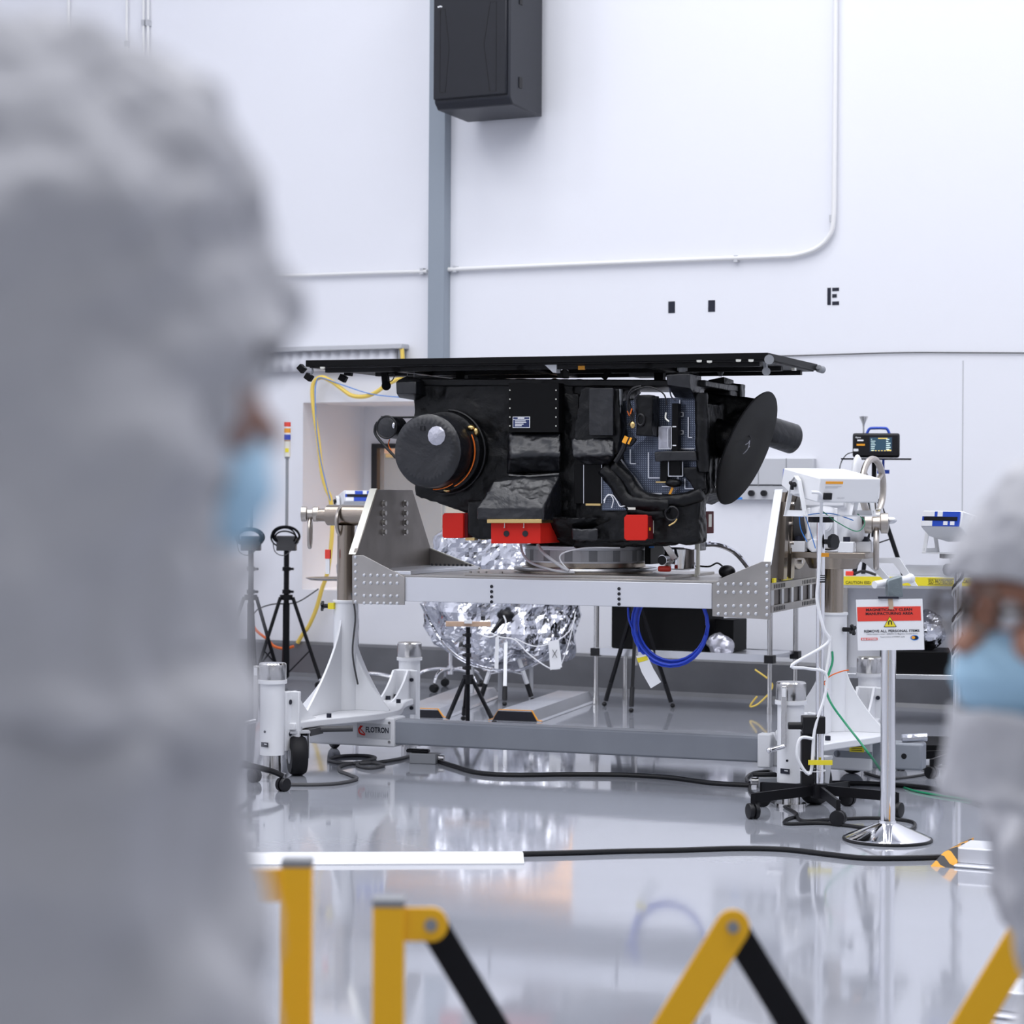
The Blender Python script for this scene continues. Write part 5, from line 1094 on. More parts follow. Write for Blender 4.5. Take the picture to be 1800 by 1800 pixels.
# --- long workbench at the right
PS = P(1475, 1100, 14.75); PS.z = 0; FS = at(PS) @ Matrix.Rotation(-R(9), 4, 'Z'); LS = 1.75; DS = .55
t = thing('workbench', 'steel workbench with yellow ESD tape along its front edge at the right', 'bench', FS)
zt = EYE - (1015-862-4.2)*14.6/4000
m = MB(FS); m.b2((0, 0, zt-.055), (LS, DS, zt)); top = m.build('bench_top', M['lgrey'], t, bev=.004)
m = MB(FS); m.b2((0, -.004, zt-.075), (LS, 0, zt-.058)); m.build('edge_strip', M['alu'], t)
m = MB(FS); m.b2((0, -.006, zt-.056), (LS, -.0005, zt)); yt = m.build('yellow_tape', M['yellow'], top)
def tape(txt, px0, px1, py, h):
    a_ = on(FS, px0, py, y=-.007); b_ = on(FS, px1, py, y=-.007); m = MB(FS)
    m.text(txt, a_, (1, 0, 0), (0, 0, 1), h, .01, w=b_.x-a_.x); m.build('tape_lettering', M['ink'], yt)
tape('ESD PROTECTED AREA', 1632, 1690, 1026, .026); tape('CAUTION', 1692, 1722, 1025, .024); tape('CAUTION ESD', 1486, 1530, 1026, .018)
m = MB(FS); a_, b_ = on(FS, 1631, 1018, y=-.007), on(FS, 1690, 1028, y=-.007); m.b2((a_.x, -.0075, a_.z), (b_.x, -.0065, a_.z+.003)); m.b2((a_.x, -.0075, b_.z-.003), (b_.x, -.0065, b_.z)); m.build('tape_border', M['ink'], yt)
for x_ in (.03, LS-.03):
    for y_ in (.03, DS-.03): m = MB(FS); m.b2((x_-.02, y_-.02, 0), (x_+.02, y_+.02, zt-.055)); m.build('leg', M['steel'], t)
zs_ = EYE - (1187-862-4)*14.6/4000
m = MB(FS); m.b2((0, -.005, zs_-.03), (LS, DS, zs_)); m.build('lower_shelf', M['alu'], t, bev=.003)
m = MB(FS); m.b2((0, DS-.02, zs_), (LS, DS, zt-.05)); m.build('back_panel', M['wall'], t)
a_ = on(FS, 1580, 1185, y=.03); b_ = on(FS, 1672, 1146, y=.03)
m = MB(FS); m.b2((a_.x-.12, .03, zs_), (b_.x, .45, b_.z)); tag(m.build('black_case', M['mattblack'], None, bev=.006), 'low black ribbed case on the bench lower shelf', 'case')
q = on(FS, 1632, 1120, y=.2); m = MB(FS); m.ell((q.x, .2, b_.z+.13), (.10, .12, .13)); m.ell((q.x-.1, .2, b_.z+.08), (.1, .1, .08)); tag(m.build('foil_bundle', M['foil'], None, vox=.014, wr=[(.05, .06, 'VORONOI')], flat=True), 'dark silver foil bundle on the black ribbed case behind the sign', 'package')
a_ = on(FS, 1590, 1012, y=.15); b_ = on(FS, 1708, 996, y=.15)
m = MB(FS); m.b2((a_.x, .15, zt), (b_.x+.1, .45, zt+.005)); 
for q0, q1 in (((a_.x, .15), (b_.x+.1, .16)), ((a_.x, .44), (b_.x+.1, .45)), ((a_.x, .15), (a_.x+.01, .45)), ((b_.x+.09, .15), (b_.x+.1, .45))): m.b2((q0[0], q0[1], zt), (q1[0], q1[1], zt+.065))
tag(m.build('steel_tray', M['alu'], None), 'shallow rectangular steel tray on the taped workbench', 'tray')
a_ = on(FS, 1485, 1010, y=.1); m = MB(FS); m.b2((a_.x, .1, zt), (a_.x+.05, .16, zt+.03)); m.ell((a_.x+.09, .12, zt+.02), (.06, .02, .018)); m.build('x', M['red'], None) if False else None
m = MB(FS); m.box((a_.x+.03, .1, zt+.015), (.05, .03, .03)); tag(m.build('red_clamp', M['signred'], None, bev=.004), 'small red clamp on the bench behind the right column', 'clamp')
m = MB(FS); m.tube([(a_.x+.06, .1, zt+.012), (a_.x+.12, .12, zt+.03), (a_.x+.2, .1, zt+.008)], .009, 8); tag(m.build('black_cable', M['black'], None), 'short black cable on the bench beside the red clamp', 'cable')
# particle counter on its own tripod, standing on the bench
q = on(FS, 1536, 900, y=.30); FQ = FS @ Matrix.Translation((q.x, .30, 0))
t = thing('counter_tripod', 'black tripod on the bench holding the counter shelf above the handwheel', 'tripod', FQ @ Matrix.Translation((0, 0, zt)))
sz = EYE + (862-805.5+3.8)*14.9/4000
m = MB(FQ); m.b2((-.215, -.13, sz-.008), (.24, .13, sz)); m.build('shelf_plate', M['blackmetal'], t)
m = MB(FQ); m.cyl((.06, 0, sz-.09), (.06, 0, sz), .008); m.b2((.02, -.02, sz-.10), (.10, .02, sz-.075)); m.build('mount_screw', M['bluepanel'], t)
m = MB(FQ); m.cyl((0, 0, zt+.25), (0, 0, sz), .016, n=14); m.build('centre_column', M['blackmetal'], t)
for an in (R(-12), R(110), R(230)):
    d = Vector((math.cos(an), math.sin(an), 0)); m = MB(FQ); m.cyl(Vector((0, 0, zt+.50))+d*.03, Vector((0, 0, zt))+d*.20, .015, n=12); lg = m.build('leg', M['blackmetal'], t)
    m = MB(FQ); m.bar(Vector((0, 0, zt+.20)), Vector((0, 0, zt+.24))+d*.115, .008, .008); m.build('leg_brace', M['blackmetal'], lg)
FP = FQ @ Matrix.Translation((.015, 0, sz))
t = thing('particle_counter', 'black instrument with colour screen and blue handle on the high shelf plate', 'particle counter', FP)
m = MB(FP); m.b2((-.155, -.10, .006), (.150, .10, .165)); cs_ = m.build('instrument_case', M['black'], t, bev=.014)
m = MB(FP); m.b2((-.048, -.104, .04), (.105, -.0995, .142)); scn = m.build('screen', M['navy'], cs_)
SCR = mat('screen_glow', (0.01, 0.02, 0.04), .2, emit=((.03, .08, .12), .8)); SCG = mat('screen_white', (.5, .6, .6), .3, emit=((.6, .8, .8), .8)); SCY = mat('screen_yellow', (.5, .4, .1), .3, emit=((.9, .6, .1), .8))
m = MB(FP); m.b2((-.042, -.105, .046), (.098, -.1042, .136)); m.build('screen_area', SCR, scn)
random.seed(5)
m = MB(FP)
for k in range(7): m.b2((-.036, -.1062, .05+.012*k), (-.036+random.uniform(.006, .03), -.1052, .054+.012*k))
for k in range(6): m.b2((.062, -.1062, .056+.013*k), (.062+random.uniform(.012, .03), -.1052, .062+.013*k))
m.build('screen_text', SCG, scn)
m = MB(FP)
for k in range(5): m.b2((-.03+.02*k, -.1062, .0475), (-.02+.02*k, -.1052, .0525))
m.b2((.01, -.1062, .128), (.07, -.1052, .133)); m.b2((.066, -.1062, .048), (.095, -.1052, .056)); m.build('screen_icons', SCY, scn)
m = MB(FP); m.text('Apex', (-.138, -.1005, .132), (1, 0, 0), (0, 0, 1), .012, .01); m.build('logo', M['paper'], cs_)
m = MB(FP); m.b2((-.125, -.103, .112), (-.085, -.1, .122)); m.b2((-.15, -.103, .045), (-.118, -.1, .062)); m.build('white_label', M['paper'], cs_)
m = MB(FP); m.b2((-.13, -.103, .082), (-.075, -.1, .094)); m.build('orange_label', M['kapton'], cs_)
m = MB(FP); m.tube([(-.065, 0, .16), (-.05, 0, .192), (-.03, 0, .2), (.05, 0, .2), (.07, 0, .192), (.085, 0, .16)], .009, 8, sm=3); m.build('carry_handle', M['bluepanel'], t)
m = MB(FP); m.cyl((-.085, 0, .16), (-.085, 0, .22), .006); m.lathe([(.007, .21), (.008, .225), (.028, .272), (.029, .278)], (-.085, 0, 0), n=20); m.build('intake_funnel', M['steel'], t)
m = MB(FP); m.tube([(-.155, -.03, .04), (-.20, -.04, .02), (-.235, -.14, -.05), (-.235, -.14, -.16)], .004, 6); m.build('thin_cable', M['darkgrey'], t)

# --- wall equipment
t = thing('outlet_panel', 'light grey wall outlet box with round sockets behind the white instrument', 'outlet', WT @ Matrix.Translation((WL(1350, 870).x, 0, WL(1350, 870).z)))
a_, b_ = WL(1262, 878), WL(1435, 806)
m = MB(WT); m.b2((a_.x, -.06, (WL(1350, 852)).z), (b_.x, 0, b_.z)); pb = m.build('outlet_box', M['lgrey'], t, bev=.004)
m = MB(WT); m.b2((a_.x, -.05, a_.z), (b_.x-.15, 0, WL(1350, 854).z)); m.build('socket_strip', M['lgrey'], t, bev=.004)
for px in (1333, 1382): q = WL(px, 830, .06); m = MB(WT); m.b2((q.x-.003, -.062, q.z-.10), (q.x+.003, -.06, q.z+.10)); m.build('panel_seam', M['grey'], pb)
for px in (1322, 1344, 1368): q = WL(px, 867, .05); m = MB(WT); m.cyl(q, q+Vector((0, -.03, 0)), .022, n=16); m.build('round_socket', M['black'], t)
q = WL(1298, 876, .05); m = MB(WT); m.b2((q.x-.04, -.052, q.z-.008), (q.x+.03, -.05, q.z+.008)); m.build('blue_label', M['lblue'], pb)
t = thing('wall_duct', 'grey louvred duct cover on the wall above the yellow cable', 'duct cover', WT @ Matrix.Translation((WL(620, 640).x, 0, WL(620, 640).z)))
a_, b_ = WL(440, 616, .1), WL(708, 604, .1)
m = MB(WT); m.b2((a_.x, -.12, WL(700, 613, .1).z), (b_.x, 0, b_.z)); m.build('duct_cap', M['lgrey'], t, bev=.006)
m = MB(WT); z1_ = WL(700, 613, .1).z; x_ = a_.x
prof = []
k = 0
while x_ < b_.x - .06: prof.append((x_, -.05-.02*(k % 2))); x_ += .045; k += 1
m.add([Vector((x, y, z1_)) for x, y in prof] + [Vector((x, y, z1_-.16)) for x, y in prof], [(i, i+1, len(prof)+i+1, len(prof)+i) for i in range(len(prof)-1)]); m.build('corrugated_cover', M['wall'], t, solid=.004)
m = MB(WT); q = WL(703, 620, .08); m.b2((q.x-.012, -.09, z1_-.16), (q.x+.012, 0, z1_)); m.build('end_bracket', M['grey'], t)
m = MB(WT); m.tube([WL(px, py, .09) for px, py in ((703, 610), (707, 618), (707, 660), (696, 668), (680, 676), (660, 690), (640, 697), (618, 695), (600, 683), (582, 670), (565, 663), (552, 672), (549, 692), (553, 730), (559, 770), (566, 830), (574, 860), (581, 878), (584, 930), (577, 1000), (566, 1035), (556, 1070), (543, 1100), (532, 1115), (523, 1130))], .017, 8)
tag(m.build('yellow_hose', M['ycable'], None), 'long yellow cable looping down the wall left of the satellite', 'cable')
m = MB(WT); m.tube([WL(px, py, .11) for px, py in ((740, 699), (700, 698), (650, 692), (600, 676), (565, 664), (556, 672), (554, 700), (557, 760), (566, 820), (581, 880))], .004, 6)
tag(m.build('blue_wire', M['lblue'], None), 'thin blue wire running beside the yellow wall cable', 'wire')
m = MB(); m.tube([P(px, py, 17.6) for px, py in ((560, 1035), (530, 1055), (510, 1061), (480, 1062), (455, 1070), (445, 1080))], .006, 6); tag(m.build('grey_wire', M['darkgrey'], None), 'thin grey cord running from the steel tray towards the signal lights', 'cord')
m = MB(); m.tube([P(px, py, 17.9) for px, py in ((441, 1090), (450, 1108), (470, 1124), (482, 1136), (500, 1140), (517, 1136))], .011, 8); tag(m.build('orange_hose', M['orange'], None), 'orange hose sagging behind the black tripods', 'hose')
# fire extinguisher and red case by the wall
PB = G(398, 1192); FB = at(PB)
t = thing('fire_extinguisher', 'red fire extinguisher with white label behind the chrome pole stand', 'fire extinguisher', FB)
m = MB(FB); m.lathe([(.05, 0), (.06, .01), (.06, .27), (.045, .31), (.02, .33)], (0, 0, 0), n=22); m.build('cylinder', M['signred'], t)
m = MB(FB); m.lathe([(.0615, .12), (.0615, .25)], (0, 0, 0), n=22); m.build('label_band', M['paper'], t)
m = MB(FB); m.b2((-.03, -.02, .32), (.07, .02, .40)); m.build('valve_head', M['red'], t, bev=.006)
m = MB(); q = G(352, 1195); m.box(q+Vector((0, 0, .09)), (.24, .16, .18)); tag(m.build('red_toolbox', M['signred'], None, bev=.01), 'low red box on the floor left of the fire extinguisher', 'box')
# --- things on the floor
def ramp(name, label, A, B, wd, h, ends='hazard'):
    A, B = Vector(A), Vector(B); d = (B-A).normalized(); n_ = Vector((d.y, -d.x, 0)); 
    F2 = Matrix.Translation(A) @ Matrix.Rotation(math.atan2(d.y, d.x), 4, 'Z'); L = (B-A).length
    t = thing(name, label, 'cable ramp', F2)
    sec = [(-wd/2-.03, .004), (-wd/2, .008), (-wd/2+.04, h), (wd/2-.04, h), (wd/2, .008), (wd/2+.03, .004), (wd/2+.03, 0), (-wd/2-.03, 0)]
    m = MB(F2); m.prism([(0, y, z) for y, z in sec], (L, 0, 0)); m.build('ramp_cover', M['alu' if ends else 'white'], t)
    if ends:
        for x0 in (-.004, L-.001):
            m = MB(F2); m.prism([(x0, y, z) for y, z in [(-wd/2, .002), (-wd/2+.035, h-.006), (wd/2-.035, h-.006), (wd/2, .002)]], (.005, 0, 0)); m.build('ramp_end', M['ink'], t)
        m = MB(F2)
        for (y0, z0_), (y1, z1_) in zip(sec[:6], sec[1:6]): m.bar((.012, y0, z0_+.002), (.012, y1, z1_+.002), .024, .004, (0, -(z1_-z0_), y1-y0))
        m.build('edge_tape', M['kapton'], t)
    return t
ramp('cable_ramp', 'metal cable ramp with orange taped edges between the tripods', G(905, 1268), G(1008, 1232), .30, .07)
ramp('cable_ramp', 'metal cable ramp with orange edge behind the left tower', G(735, 1262), G(838, 1222), .34, .06)
A, B = G(919, 1512), G(380, 1514)
ramp('cable_cover', 'long white floor cable cover lying behind the yellow barrier', A, B, .14, .032, None)
def hazard_ramp(label, pf, pe, wd, h):
    A, B = G(*pf), G(*pe); d = (B-A).normalized(); F2 = Matrix.Translation(A) @ Matrix.Rotation(math.atan2(d.y, d.x), 4, 'Z'); L = (B-A).length
    t = thing('cable_ramp', label, 'cable ramp', F2)
    m = MB(F2); m.b2((.06, 0, .012), (L, wd, h)); m.b2((.06, -.05, 0), (L, wd+.05, .012)); m.build('ramp_cover', M['alulight'], t, bev=.006)
    m = MB(F2); m.prism([(-.03, -.06, 0), (.065, -.06, 0), (.065, -.004, .014), (.065, -.004, h+.004), (0.01, -.004, h*.7)], (0, wd+.05, 0)); m.build('hazard_end', M['hazard'], t)
hazard_ramp('silver cable ramp with striped end at the foot of the right person', (1655, 1520), (1850, 1535), .22, .075)
hazard_ramp('silver cable ramp with striped end behind the yellow barrier at the lower right', (1712, 1780), (1900, 1800), .20, .07)
def fcable(name, pts, r_, mt, label, z=None, cat='cable'):
    m = MB(); m.tube([G(px, py, r_) if not isinstance(py, tuple) else Vector(py) for px, py in pts], r_, 8); return tag(m.build(name, M[mt], None), label, cat)
fcable('black_cable', [(915, 1501), (1000, 1499), (1100, 1496), (1200, 1494), (1300, 1491), (1380, 1493), (1460, 1502), (1520, 1508), (1600, 1508), (1660, 1506)], .011, 'black', 'thick black cable along the floor from the white cover to the striped ramp')
fcable('black_cable', [(772, 1338), (800, 1347), (840, 1358), (900, 1362), (1000, 1361), (1100, 1362), (1180, 1367), (1250, 1376), (1318, 1380)], .012, 'black', 'thick black cable joining the two grey junction boxes')
fcable('grey_cable', [(500, 1379), (560, 1379), (600, 1376), (627, 1369), (615, 1362), (598, 1355), (600, 1346), (640, 1340), (675, 1345), (650, 1350), (628, 1345), (640, 1338), (660, 1332), (640, 1328), (600, 1329), (578, 1335), (600, 1341), (650, 1341), (700, 1334), (730, 1325)], .009, 'darkgrey', 'coiled dark grey cable on the floor below the name plate')
fcable('black_cable', [(1445, 1376), (1520, 1377), (1580, 1380), (1640, 1386), (1690, 1398), (1760, 1420)], .012, 'black', 'black cable leaving the right tower towards the right person')
fcable('black_wire', [(1318, 1376), (1312, 1368), (1325, 1358), (1355, 1356), (1350, 1368)], .008, 'black', 'short black cord looped at the right junction box')
fcable('black_wire', [(1318, 1380), (1320, 1392), (1345, 1402), (1400, 1430), (1382, 1441), (1385, 1448), (1450, 1447), (1530, 1456), (1590, 1460), (1608, 1452), (1598, 1443), (1540, 1438), (1470, 1440), (1415, 1443), (1400, 1436)], .008, 'black', 'black cord lying in loops under the star-shaped base')
fcable('black_wire', [(1520, 1358), (1560, 1368), (1610, 1364), (1637, 1356), (1620, 1348), (1660, 1347), (1740, 1347)], .007, 'darkgrey', 'dark cord on the floor beyond the chrome sign post')
m = MB(); q = on(CT, 1463, 1146, y=-.10); m.tube([P(1463, 1146, 11.55), P(1463, 1165, 11.5), P(1455, 1190, 11.45), P(1452, 1212, 11.4), P(1462, 1238, 11.35), P(1485, 1270, 11.2), P(1510, 1302, 11.1), P(1535, 1335, 11.1), G(1562, 1370, .01), G(1600, 1388, .006), G(1650, 1398, .006), G(1720, 1408, .006)], .006, 8)
tag(m.build('green_wire', M['green'], None), 'green ground wire hanging from the right tower onto the floor', 'wire')
m = MB(); m.tube([P(1448, 1200, 11.4), P(1460, 1188, 11.35), P(1480, 1180, 11.35), P(1492, 1178, 11.35)], .003, 6); m.tube([P(1448, 1200, 11.4), P(1455, 1212, 11.38)], .003, 6, sm=0); tag(m.build('orange_thread', M['orange'], None), 'thin orange cord tied to the green wire', 'cord')
def jbox(px, py, w_, label, rz):
    PB = G(px, py); F2 = at(PB, rz); t = thing('junction_box', label, 'junction box', F2)
    m = MB(F2); m.b2((-w_/2, -.05, 0), (w_/2, .05, .055)); m.build('box_body', M['grey'], t, bev=.004)
    m = MB(F2); m.cyl((w_/2*(1 if rz < 0 else -1), 0, .03), (w_/2*(1 if rz < 0 else -1)+(.035 if rz < 0 else -.035), 0, .03), .018, n=14); m.build('cable_gland', M['steel'], t)
    m = MB(F2); m.b2((-w_/2-.03, -.02, .055), (w_/2*.3, .03, .075)); m.build('plug', M['black'], t, bev=.008)
jbox(747, 1341, .15, 'grey junction box under the left end of the grey beam', -.25); jbox(1358, 1384, .15, 'grey junction box behind the right front jack', .05)
q = KU(0, 0, 0) if False else None
m = MB(CT); m.cyl((1.74, -.02, .255), (1.86, .02, .262), .021, n=14); tag(m.build('foil_roll', M['foil'], None), 'small silver foil roll on the end of the grey beam', 'roll')
m = MB(); q = G(1668, 1318); m.box(q+Vector((0.1, .1, .02)), (.55, .5, .04), Matrix.Rotation(-.1, 4, 'Z')); tag(m.build('black_mat', M['mattblack'], None), 'flat black board on the floor near the right person', 'board')
# ================================================================== folding barriers in front
def barrier(D, label, px_post, y_top, sgn, pivots, tiltD=0.0):
    a = P(px_post, y_top, D); FB = at((a.x, D, 0)); s = D/FPX; I = FB.inverted()
    t = thing('folding_barrier', label, 'barrier', FB, 'yellow and black folding barriers')
    zt = a.z
    m = MB(FB); m.b2((-.0235, -.02, .03), (.0235, .02, zt-.010)); po = m.build('post', M['barrier'], t, bev=.003)
    m = MB(FB); m.b2((-.0245, -.021, zt-.012), (.0245, .021, zt)); m.build('post_cap', M['grey'], po, bev=.002)
    m = MB(FB); m.b2((-.03, -.2, 0), (.03, .2, .03)); m.build('foot', M['barrier'], t, bev=.004)
    for z_, nm in ((pivots[0][1], 'top'), (.10, 'low')):
        p0 = I @ P(pivots[0][0], z_, D) if nm == 'top' else None
        x1 = (I @ P(pivots[0][0], pivots[0][1], D)).x; zz = p0.z if p0 else .10
        m = MB(FB); m.b2((min(.02*sgn, x1), -.012, zz-.025), (max(.02*sgn, x1), -.004, zz+.025)); m.cyl((x1, -.0128, zz), (x1, -.0032, zz), .0255, n=30); m.build('hinge_plate', M['barrier'], t)
        m = MB(FB); m.cyl((x1, -.018, zz), (x1, .02, zz), .0095, n=16); m.build('pivot_bolt', M['grey'], t)
    pv = [I @ P(px, py, D + tiltD*(i)) for i, (px, py) in enumerate(pivots)]
    zl = .10
    def slat(p, q, mt, w_, off):
        d = (q-p).normalized(); n_ = Vector((0, 1, 0)); x = d.cross(n_).normalized(); m = MB(FB); pts = []
        for k in range(9): an = math.pi*k/8; pts.append(q + x*math.cos(an)*w_/2 + d*math.sin(an)*w_/2)
        for k in range(9): an = math.pi + math.pi*k/8; pts.append(p + x*math.cos(an)*w_/2 + d*math.sin(an)*w_/2)
        m.prism([v + Vector((0, off, 0)) for v in pts], (0, .006, 0)); return m.build('slat', M[mt], t, bev=.0015)
    for i in range(len(pv)-1):
        A, B = pv[i], pv[i+1]; Al, Bl = Vector((A.x, A.y, zl)), Vector((B.x, B.y, zl))
        slat(A, Bl, 'blackmetal', .045, .004); slat(Al, B, 'barrier', .052, -.010)
        for q in (B, Bl, (A+Bl)/2):
            m = MB(FB); m.cyl(q+Vector((0, -.016, 0)), q+Vector((0, .014, 0)), .009, n=14); m.build('pivot_bolt', M['grey'], t)
barrier(3.42, 'yellow barrier section whose post stands second from the left person', 684, 1577, 1, [(758, 1623), (1287, 1627), (1828, 1594), (2370, 1590)])
barrier(3.56, 'yellow barrier section with post beside the left person, folding off to the left', 523, 1508, -1, [(447, 1554), (-80, 1550)])

# ================================================================== people in cleanroom clothes
def person(J, name_label, skin, head, hf, hpitch, S=1.0, glasses=False, brim=.30, side=.50, hx=.126, fold=1.0):
    """J: world joints; head centre, heading angle of the face, downward tilt"""
    base = Vector((J['pelvis'].x, J['pelvis'].y, 0)); FB = at(base)
    t = thing('person', name_label, 'person', FB)
    HF = Matrix.Translation(head) @ Matrix.Rotation(hf, 4, 'Z') @ Matrix.Rotation(hpitch, 4, 'Y') @ Matrix.Scale(S, 4)
    # body: one continuous surface
    m = MB(); H = lambda x, y, z: HF @ Vector((x, y, z))
    def he(c, r): m.ell(H(*c), tuple(k*S for k in r), HF.to_3x3().normalized().to_4x4(), 18, 12)
    he((-.012, 0, .025), (.092, .072, .088)); he((.018, 0, -.035), (.062, .056, .075)); he((.045, 0, -.085), (.028, .032, .022))
    he((.082, 0, -.015), (.016, .012, .026)); he((.098, 0, -.030), (.012, .015, .011)); he((.068, 0, .022), (.018, .050, .010)); he((.082, 0, -.064), (.008, .022, .009))
    for sy in (-1, 1): he((.045, sy*.045, -.028), (.03, .022, .024)); he((-.005, sy*.073, -.012), (.016, .007, .030))
    nk = J['neck']; m.limb([(H(-.01, 0, -.06), .052*S), (nk, .058*S), (J['chest'], .09*S), (J['pelvis'], .10*S)])
    for sd in ('l', 'r'):
        m.limb([(J['chest'], .07*S), (J['sh_'+sd], .055*S), (J['el_'+sd], .042*S), (J['wr_'+sd], .027*S)])
        m.limb([(J['pelvis'], .09*S), (J['hip_'+sd], .085*S), (J['kn_'+sd], .055*S), (J['an_'+sd], .038*S)])
    m.build('body', skin, t, vox=.007*S)
    for sy in (-1, 1):
        m = MB(); m.ell(H(.073, sy*.031, .000), .0125*S, None, 14, 10); e = m.build('eye', M['paper'], t)
        m = MB(); m.ell(H(.083, sy*.031, -.001), .006*S, None, 10, 8); m.build('iris', M['hair'], e)
    # coverall
    m = MB()
    m.limb([(nk+Vector((0, 0, -.03*S)), .085*S), (J['chest'], .15*S), (J['waist'], .145*S), (J['pelvis'], .155*S)], 20)
    for sd in ('l', 'r'):
        m.limb([(nk+Vector((0, 0, -.05*S)), .075*S), (J['sh_'+sd], .088*S), (J['el_'+sd], .068*S), (J['wr_'+sd], .046*S)], 16)
        m.limb([(J['chest'], .13*S), (J['sh_'+sd], .08*S)], 16); m.limb([(J['pelvis'], .14*S), (J['hip_'+sd], .125*S), (J['kn_'+sd], .09*S), (J['an_'+sd], .065*S)], 18)
    m.build('coverall', M['fabric'], t, vox=.012*S, wr=[(.085*S, .13, 'CLOUDS'), (.032*S, .06, 'CLOUDS')])
    # hood: open-fronted shell over head and neck
    m = MB(); nu, nv = 44, 30; vs = []; keep = []
    for j in range(nv+1):
        th = math.pi*.06 + (math.pi*.86)*j/nv; z_ = math.cos(th)
        for i in range(nu):
            a = 2*math.pi*i/nu; r_ = math.sin(th)
            rx, ry = hx, .100
            if z_ < -.2: k = min(1, (-z_-.2)/.7); rx += .004*k; ry += .022*k; r_ = r_ + (1-r_)*.85*k
            bulge = 1 + (fold*(.06*math.sin(3*a+6*th) + .05*math.sin(5*a-8*th+1) + .055*abs(math.sin(6*th+1.5*a)) + .03*math.sin(14*th+2*a)))
            if z_ < -.5: bulge = 1 + (bulge-1)*.35
            vs.append(H(-.014 + rx*r_*math.cos(a)*bulge, ry*r_*math.sin(a)*bulge, .012 + .140*z_ - (.05 if z_ < -.75 else 0)))
            keep.append((r_*math.cos(a), r_*math.sin(a), z_))
    T = len(vs); vs.append(H(-.02, 0, .160)); fs = []
    for j in range(nv):
        for i in range(nu):
            q = [j*nu+i, j*nu+(i+1) % nu, (j+1)*nu+(i+1) % nu, (j+1)*nu+i]
            cx = sum(keep[k][0] for k in q)/4; cy = sum(keep[k][1] for k in q)/4; cz = sum(keep[k][2] for k in q)/4
            if cx > side and abs(cy) < .80 and -.70 < cz < brim: continue
            fs.append(q)
    for i in range(nu): fs.append((T, i, (i+1) % nu))
    m.add(vs, fs); m.build('hood', M['fabric'], t, solid=.005, sub=2, wr=[(.060*S*fold**2, .09, 'CLOUDS'), (.022*S*fold, .035, 'CLOUDS')], sm=180)
    m = MB(); m.tube([H(.010, y, z) for y, z in ((-.085, -.10), (-.093, -.02), (-.075, .05), (-.03, .075), (.03, .075), (.075, .05), (.093, -.02), (.085, -.10))], .009*S, 8) if False else None
    # mask
    m = MB(); n1, n2 = 16, 12; vs = []
    for j in range(n2+1):
        v = j/n2
        for i in range(n1+1):
            u = -1 + 2*i/n1; w_ = .066*(1-.12*abs(2*v-1))
            x = .104 - .052*u*u - .030*(2*v-1)**2 + .0018*math.sin(v*26)
            vs.append(H(x-.002, u*w_, -.012 - .088*v))
    m.add(vs, [(j*(n1+1)+i, j*(n1+1)+i+1, (j+1)*(n1+1)+i+1, (j+1)*(n1+1)+i) for j in range(n2) for i in range(n1)])
    mk = m.build('face_mask', M['mask'], t, solid=.002, sm=180)
    for sy in (-1, 1): m = MB(); m.tube([H(.055, sy*.060, -.03), H(.02, sy*.078, -.01), H(-.01, sy*.083, .0)], .0015*S, 6); m.tube([H(.045, sy*.062, -.09), H(.02, sy*.075, -.05), H(-.01, sy*.083, -.02)], .0015*S, 6); m.build('ear_loop', M['paper'], mk)
    if glasses:
        for sy in (-1, 1):
            m = MB(); c = H(.100, sy*.033, .002); X, Y = H(0, 1, 0)-H(0, 0, 0), H(0, 0, 1)-H(0, 0, 0)
            m.tube([c + X*math.cos(k/10*math.pi)*.026 + Y*math.sin(k/10*math.pi)*.019 for k in range(20)], .0028*S, 6, True, 0)
            m.tube([c + X*.026*sy, H(.075, sy*.068, .004), H(.0, sy*.080, .004)], .003*S, 6); g = m.build('spectacles', M['specs'], t)
        m = MB(); m.tube([H(.103, -.008, .004), H(.107, 0, .007), H(.103, .008, .004)], .0025*S, 6); m.build('spectacle_bridge', M['specs'], g)
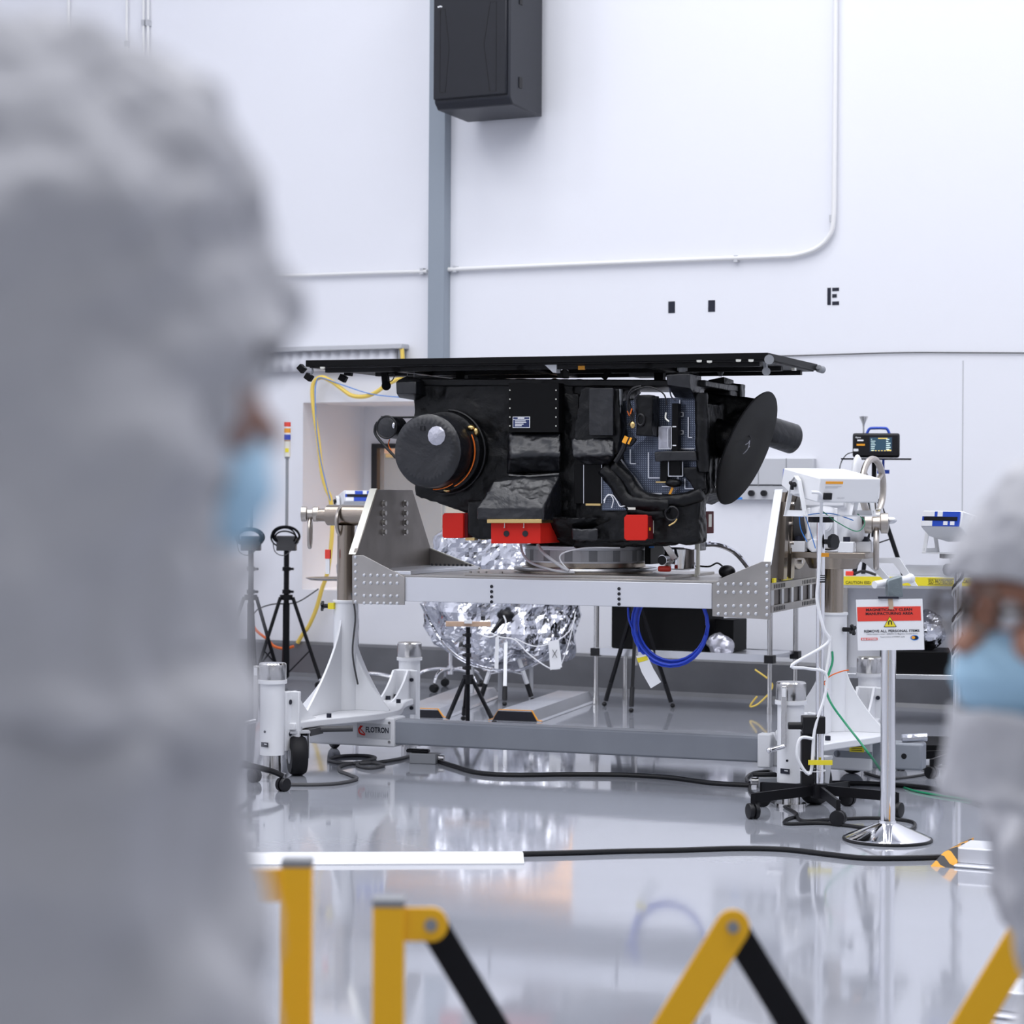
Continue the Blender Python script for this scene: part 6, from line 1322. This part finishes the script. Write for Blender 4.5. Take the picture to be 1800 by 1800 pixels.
    # hands and boots
    for sd in ('l', 'r'):
        wr, el = J['wr_'+sd], J['el_'+sd]; d = (wr-el).normalized(); X, Y = perp(d)
        m = MB(); m.limb([(wr, .030*S), (wr+d*.05, .034*S)]); m.ell(wr+d*.075*S, (.030*S, .030*S, .03*S))
        for k in range(4):
            o_ = wr+d*.09*S+X*(-.028+.0185*k)*S; L = (.062, .072, .068, .052)[k]*S
            m.limb([(o_, .009*S), (o_+d*L*.5-Y*.006*S, .0085*S), (o_+d*L*.85-Y*.022*S, .0075*S), (o_+d*L-Y*.036*S, .0065*S)], 8)
        o_ = wr+d*.045*S+X*.032*S; m.limb([(o_, .011*S), (o_+d*.03*S+X*.018*S, .0095*S), (o_+d*.055*S+X*.020*S-Y*.012*S, .008*S)], 8)
        m.build('glove', M['glove'], t, vox=.0045)
        an, kn = J['an_'+sd], J['kn_'+sd]; fw = Vector((math.cos(J['face']), math.sin(J['face']), 0))
        m = MB(); m.limb([(Vector((an.x, an.y, .16)), .062*S), (Vector((an.x, an.y, .055)), .054*S), (Vector((an.x, an.y, .048))+fw*.13*S, .045*S), (Vector((an.x, an.y, .045))+fw*.17*S, .040*S)], 14)
        m.build('boot_cover', M['fabric'], t, vox=.01, wr=[(.01, .05, 'CLOUDS')])
def joints(bx, by, face, k, lean=(0, 0), up=0.0):
    c, s = math.cos(face), math.sin(face)
    def L(x, y, z, ln=0.0): return Vector((bx + (x*c - y*s)*k + lean[0]*ln, by + (x*s + y*c)*k + lean[1]*ln, z*k))
    J = dict(pelvis=L(0, 0, .95), waist=L(0, 0, 1.10, .3), chest=L(0, 0, 1.27, .7), neck=L(.01, 0, 1.455, 1), face=face)
    for sd, y in (('l', 1), ('r', -1)):
        J['sh_'+sd] = L(-.01, .185*y, 1.375, .9); J['el_'+sd] = L(-.03, .235*y, 1.10, .6); J['wr_'+sd] = L(.12, .20*y, .90, .4)
        J['hip_'+sd] = L(0, .095*y, .90); J['kn_'+sd] = L(.02, .11*y, .50); J['an_'+sd] = L(-.01, .12*y, .09)
    return J
J1 = joints(-.390, 1.22, R(48), .985, (.05, .0))
person(J1, 'person in white coverall seen from behind at the left, head turned towards the satellite', M['skin'], Vector((-.213, 1.12, 1.566)), R(33), R(4), 1.03, brim=-.04, hx=.104, fold=.8)
J2 = joints(.69, 2.24, R(196), .865, (-.08, -.03))
person(J2, 'person in white hood, spectacles and pale blue mask at the right edge, facing left', M['skin2'], Vector((.506, 2.10, 1.386)), R(200), R(-4), 1.0, True, .12, .34, .116, .5)
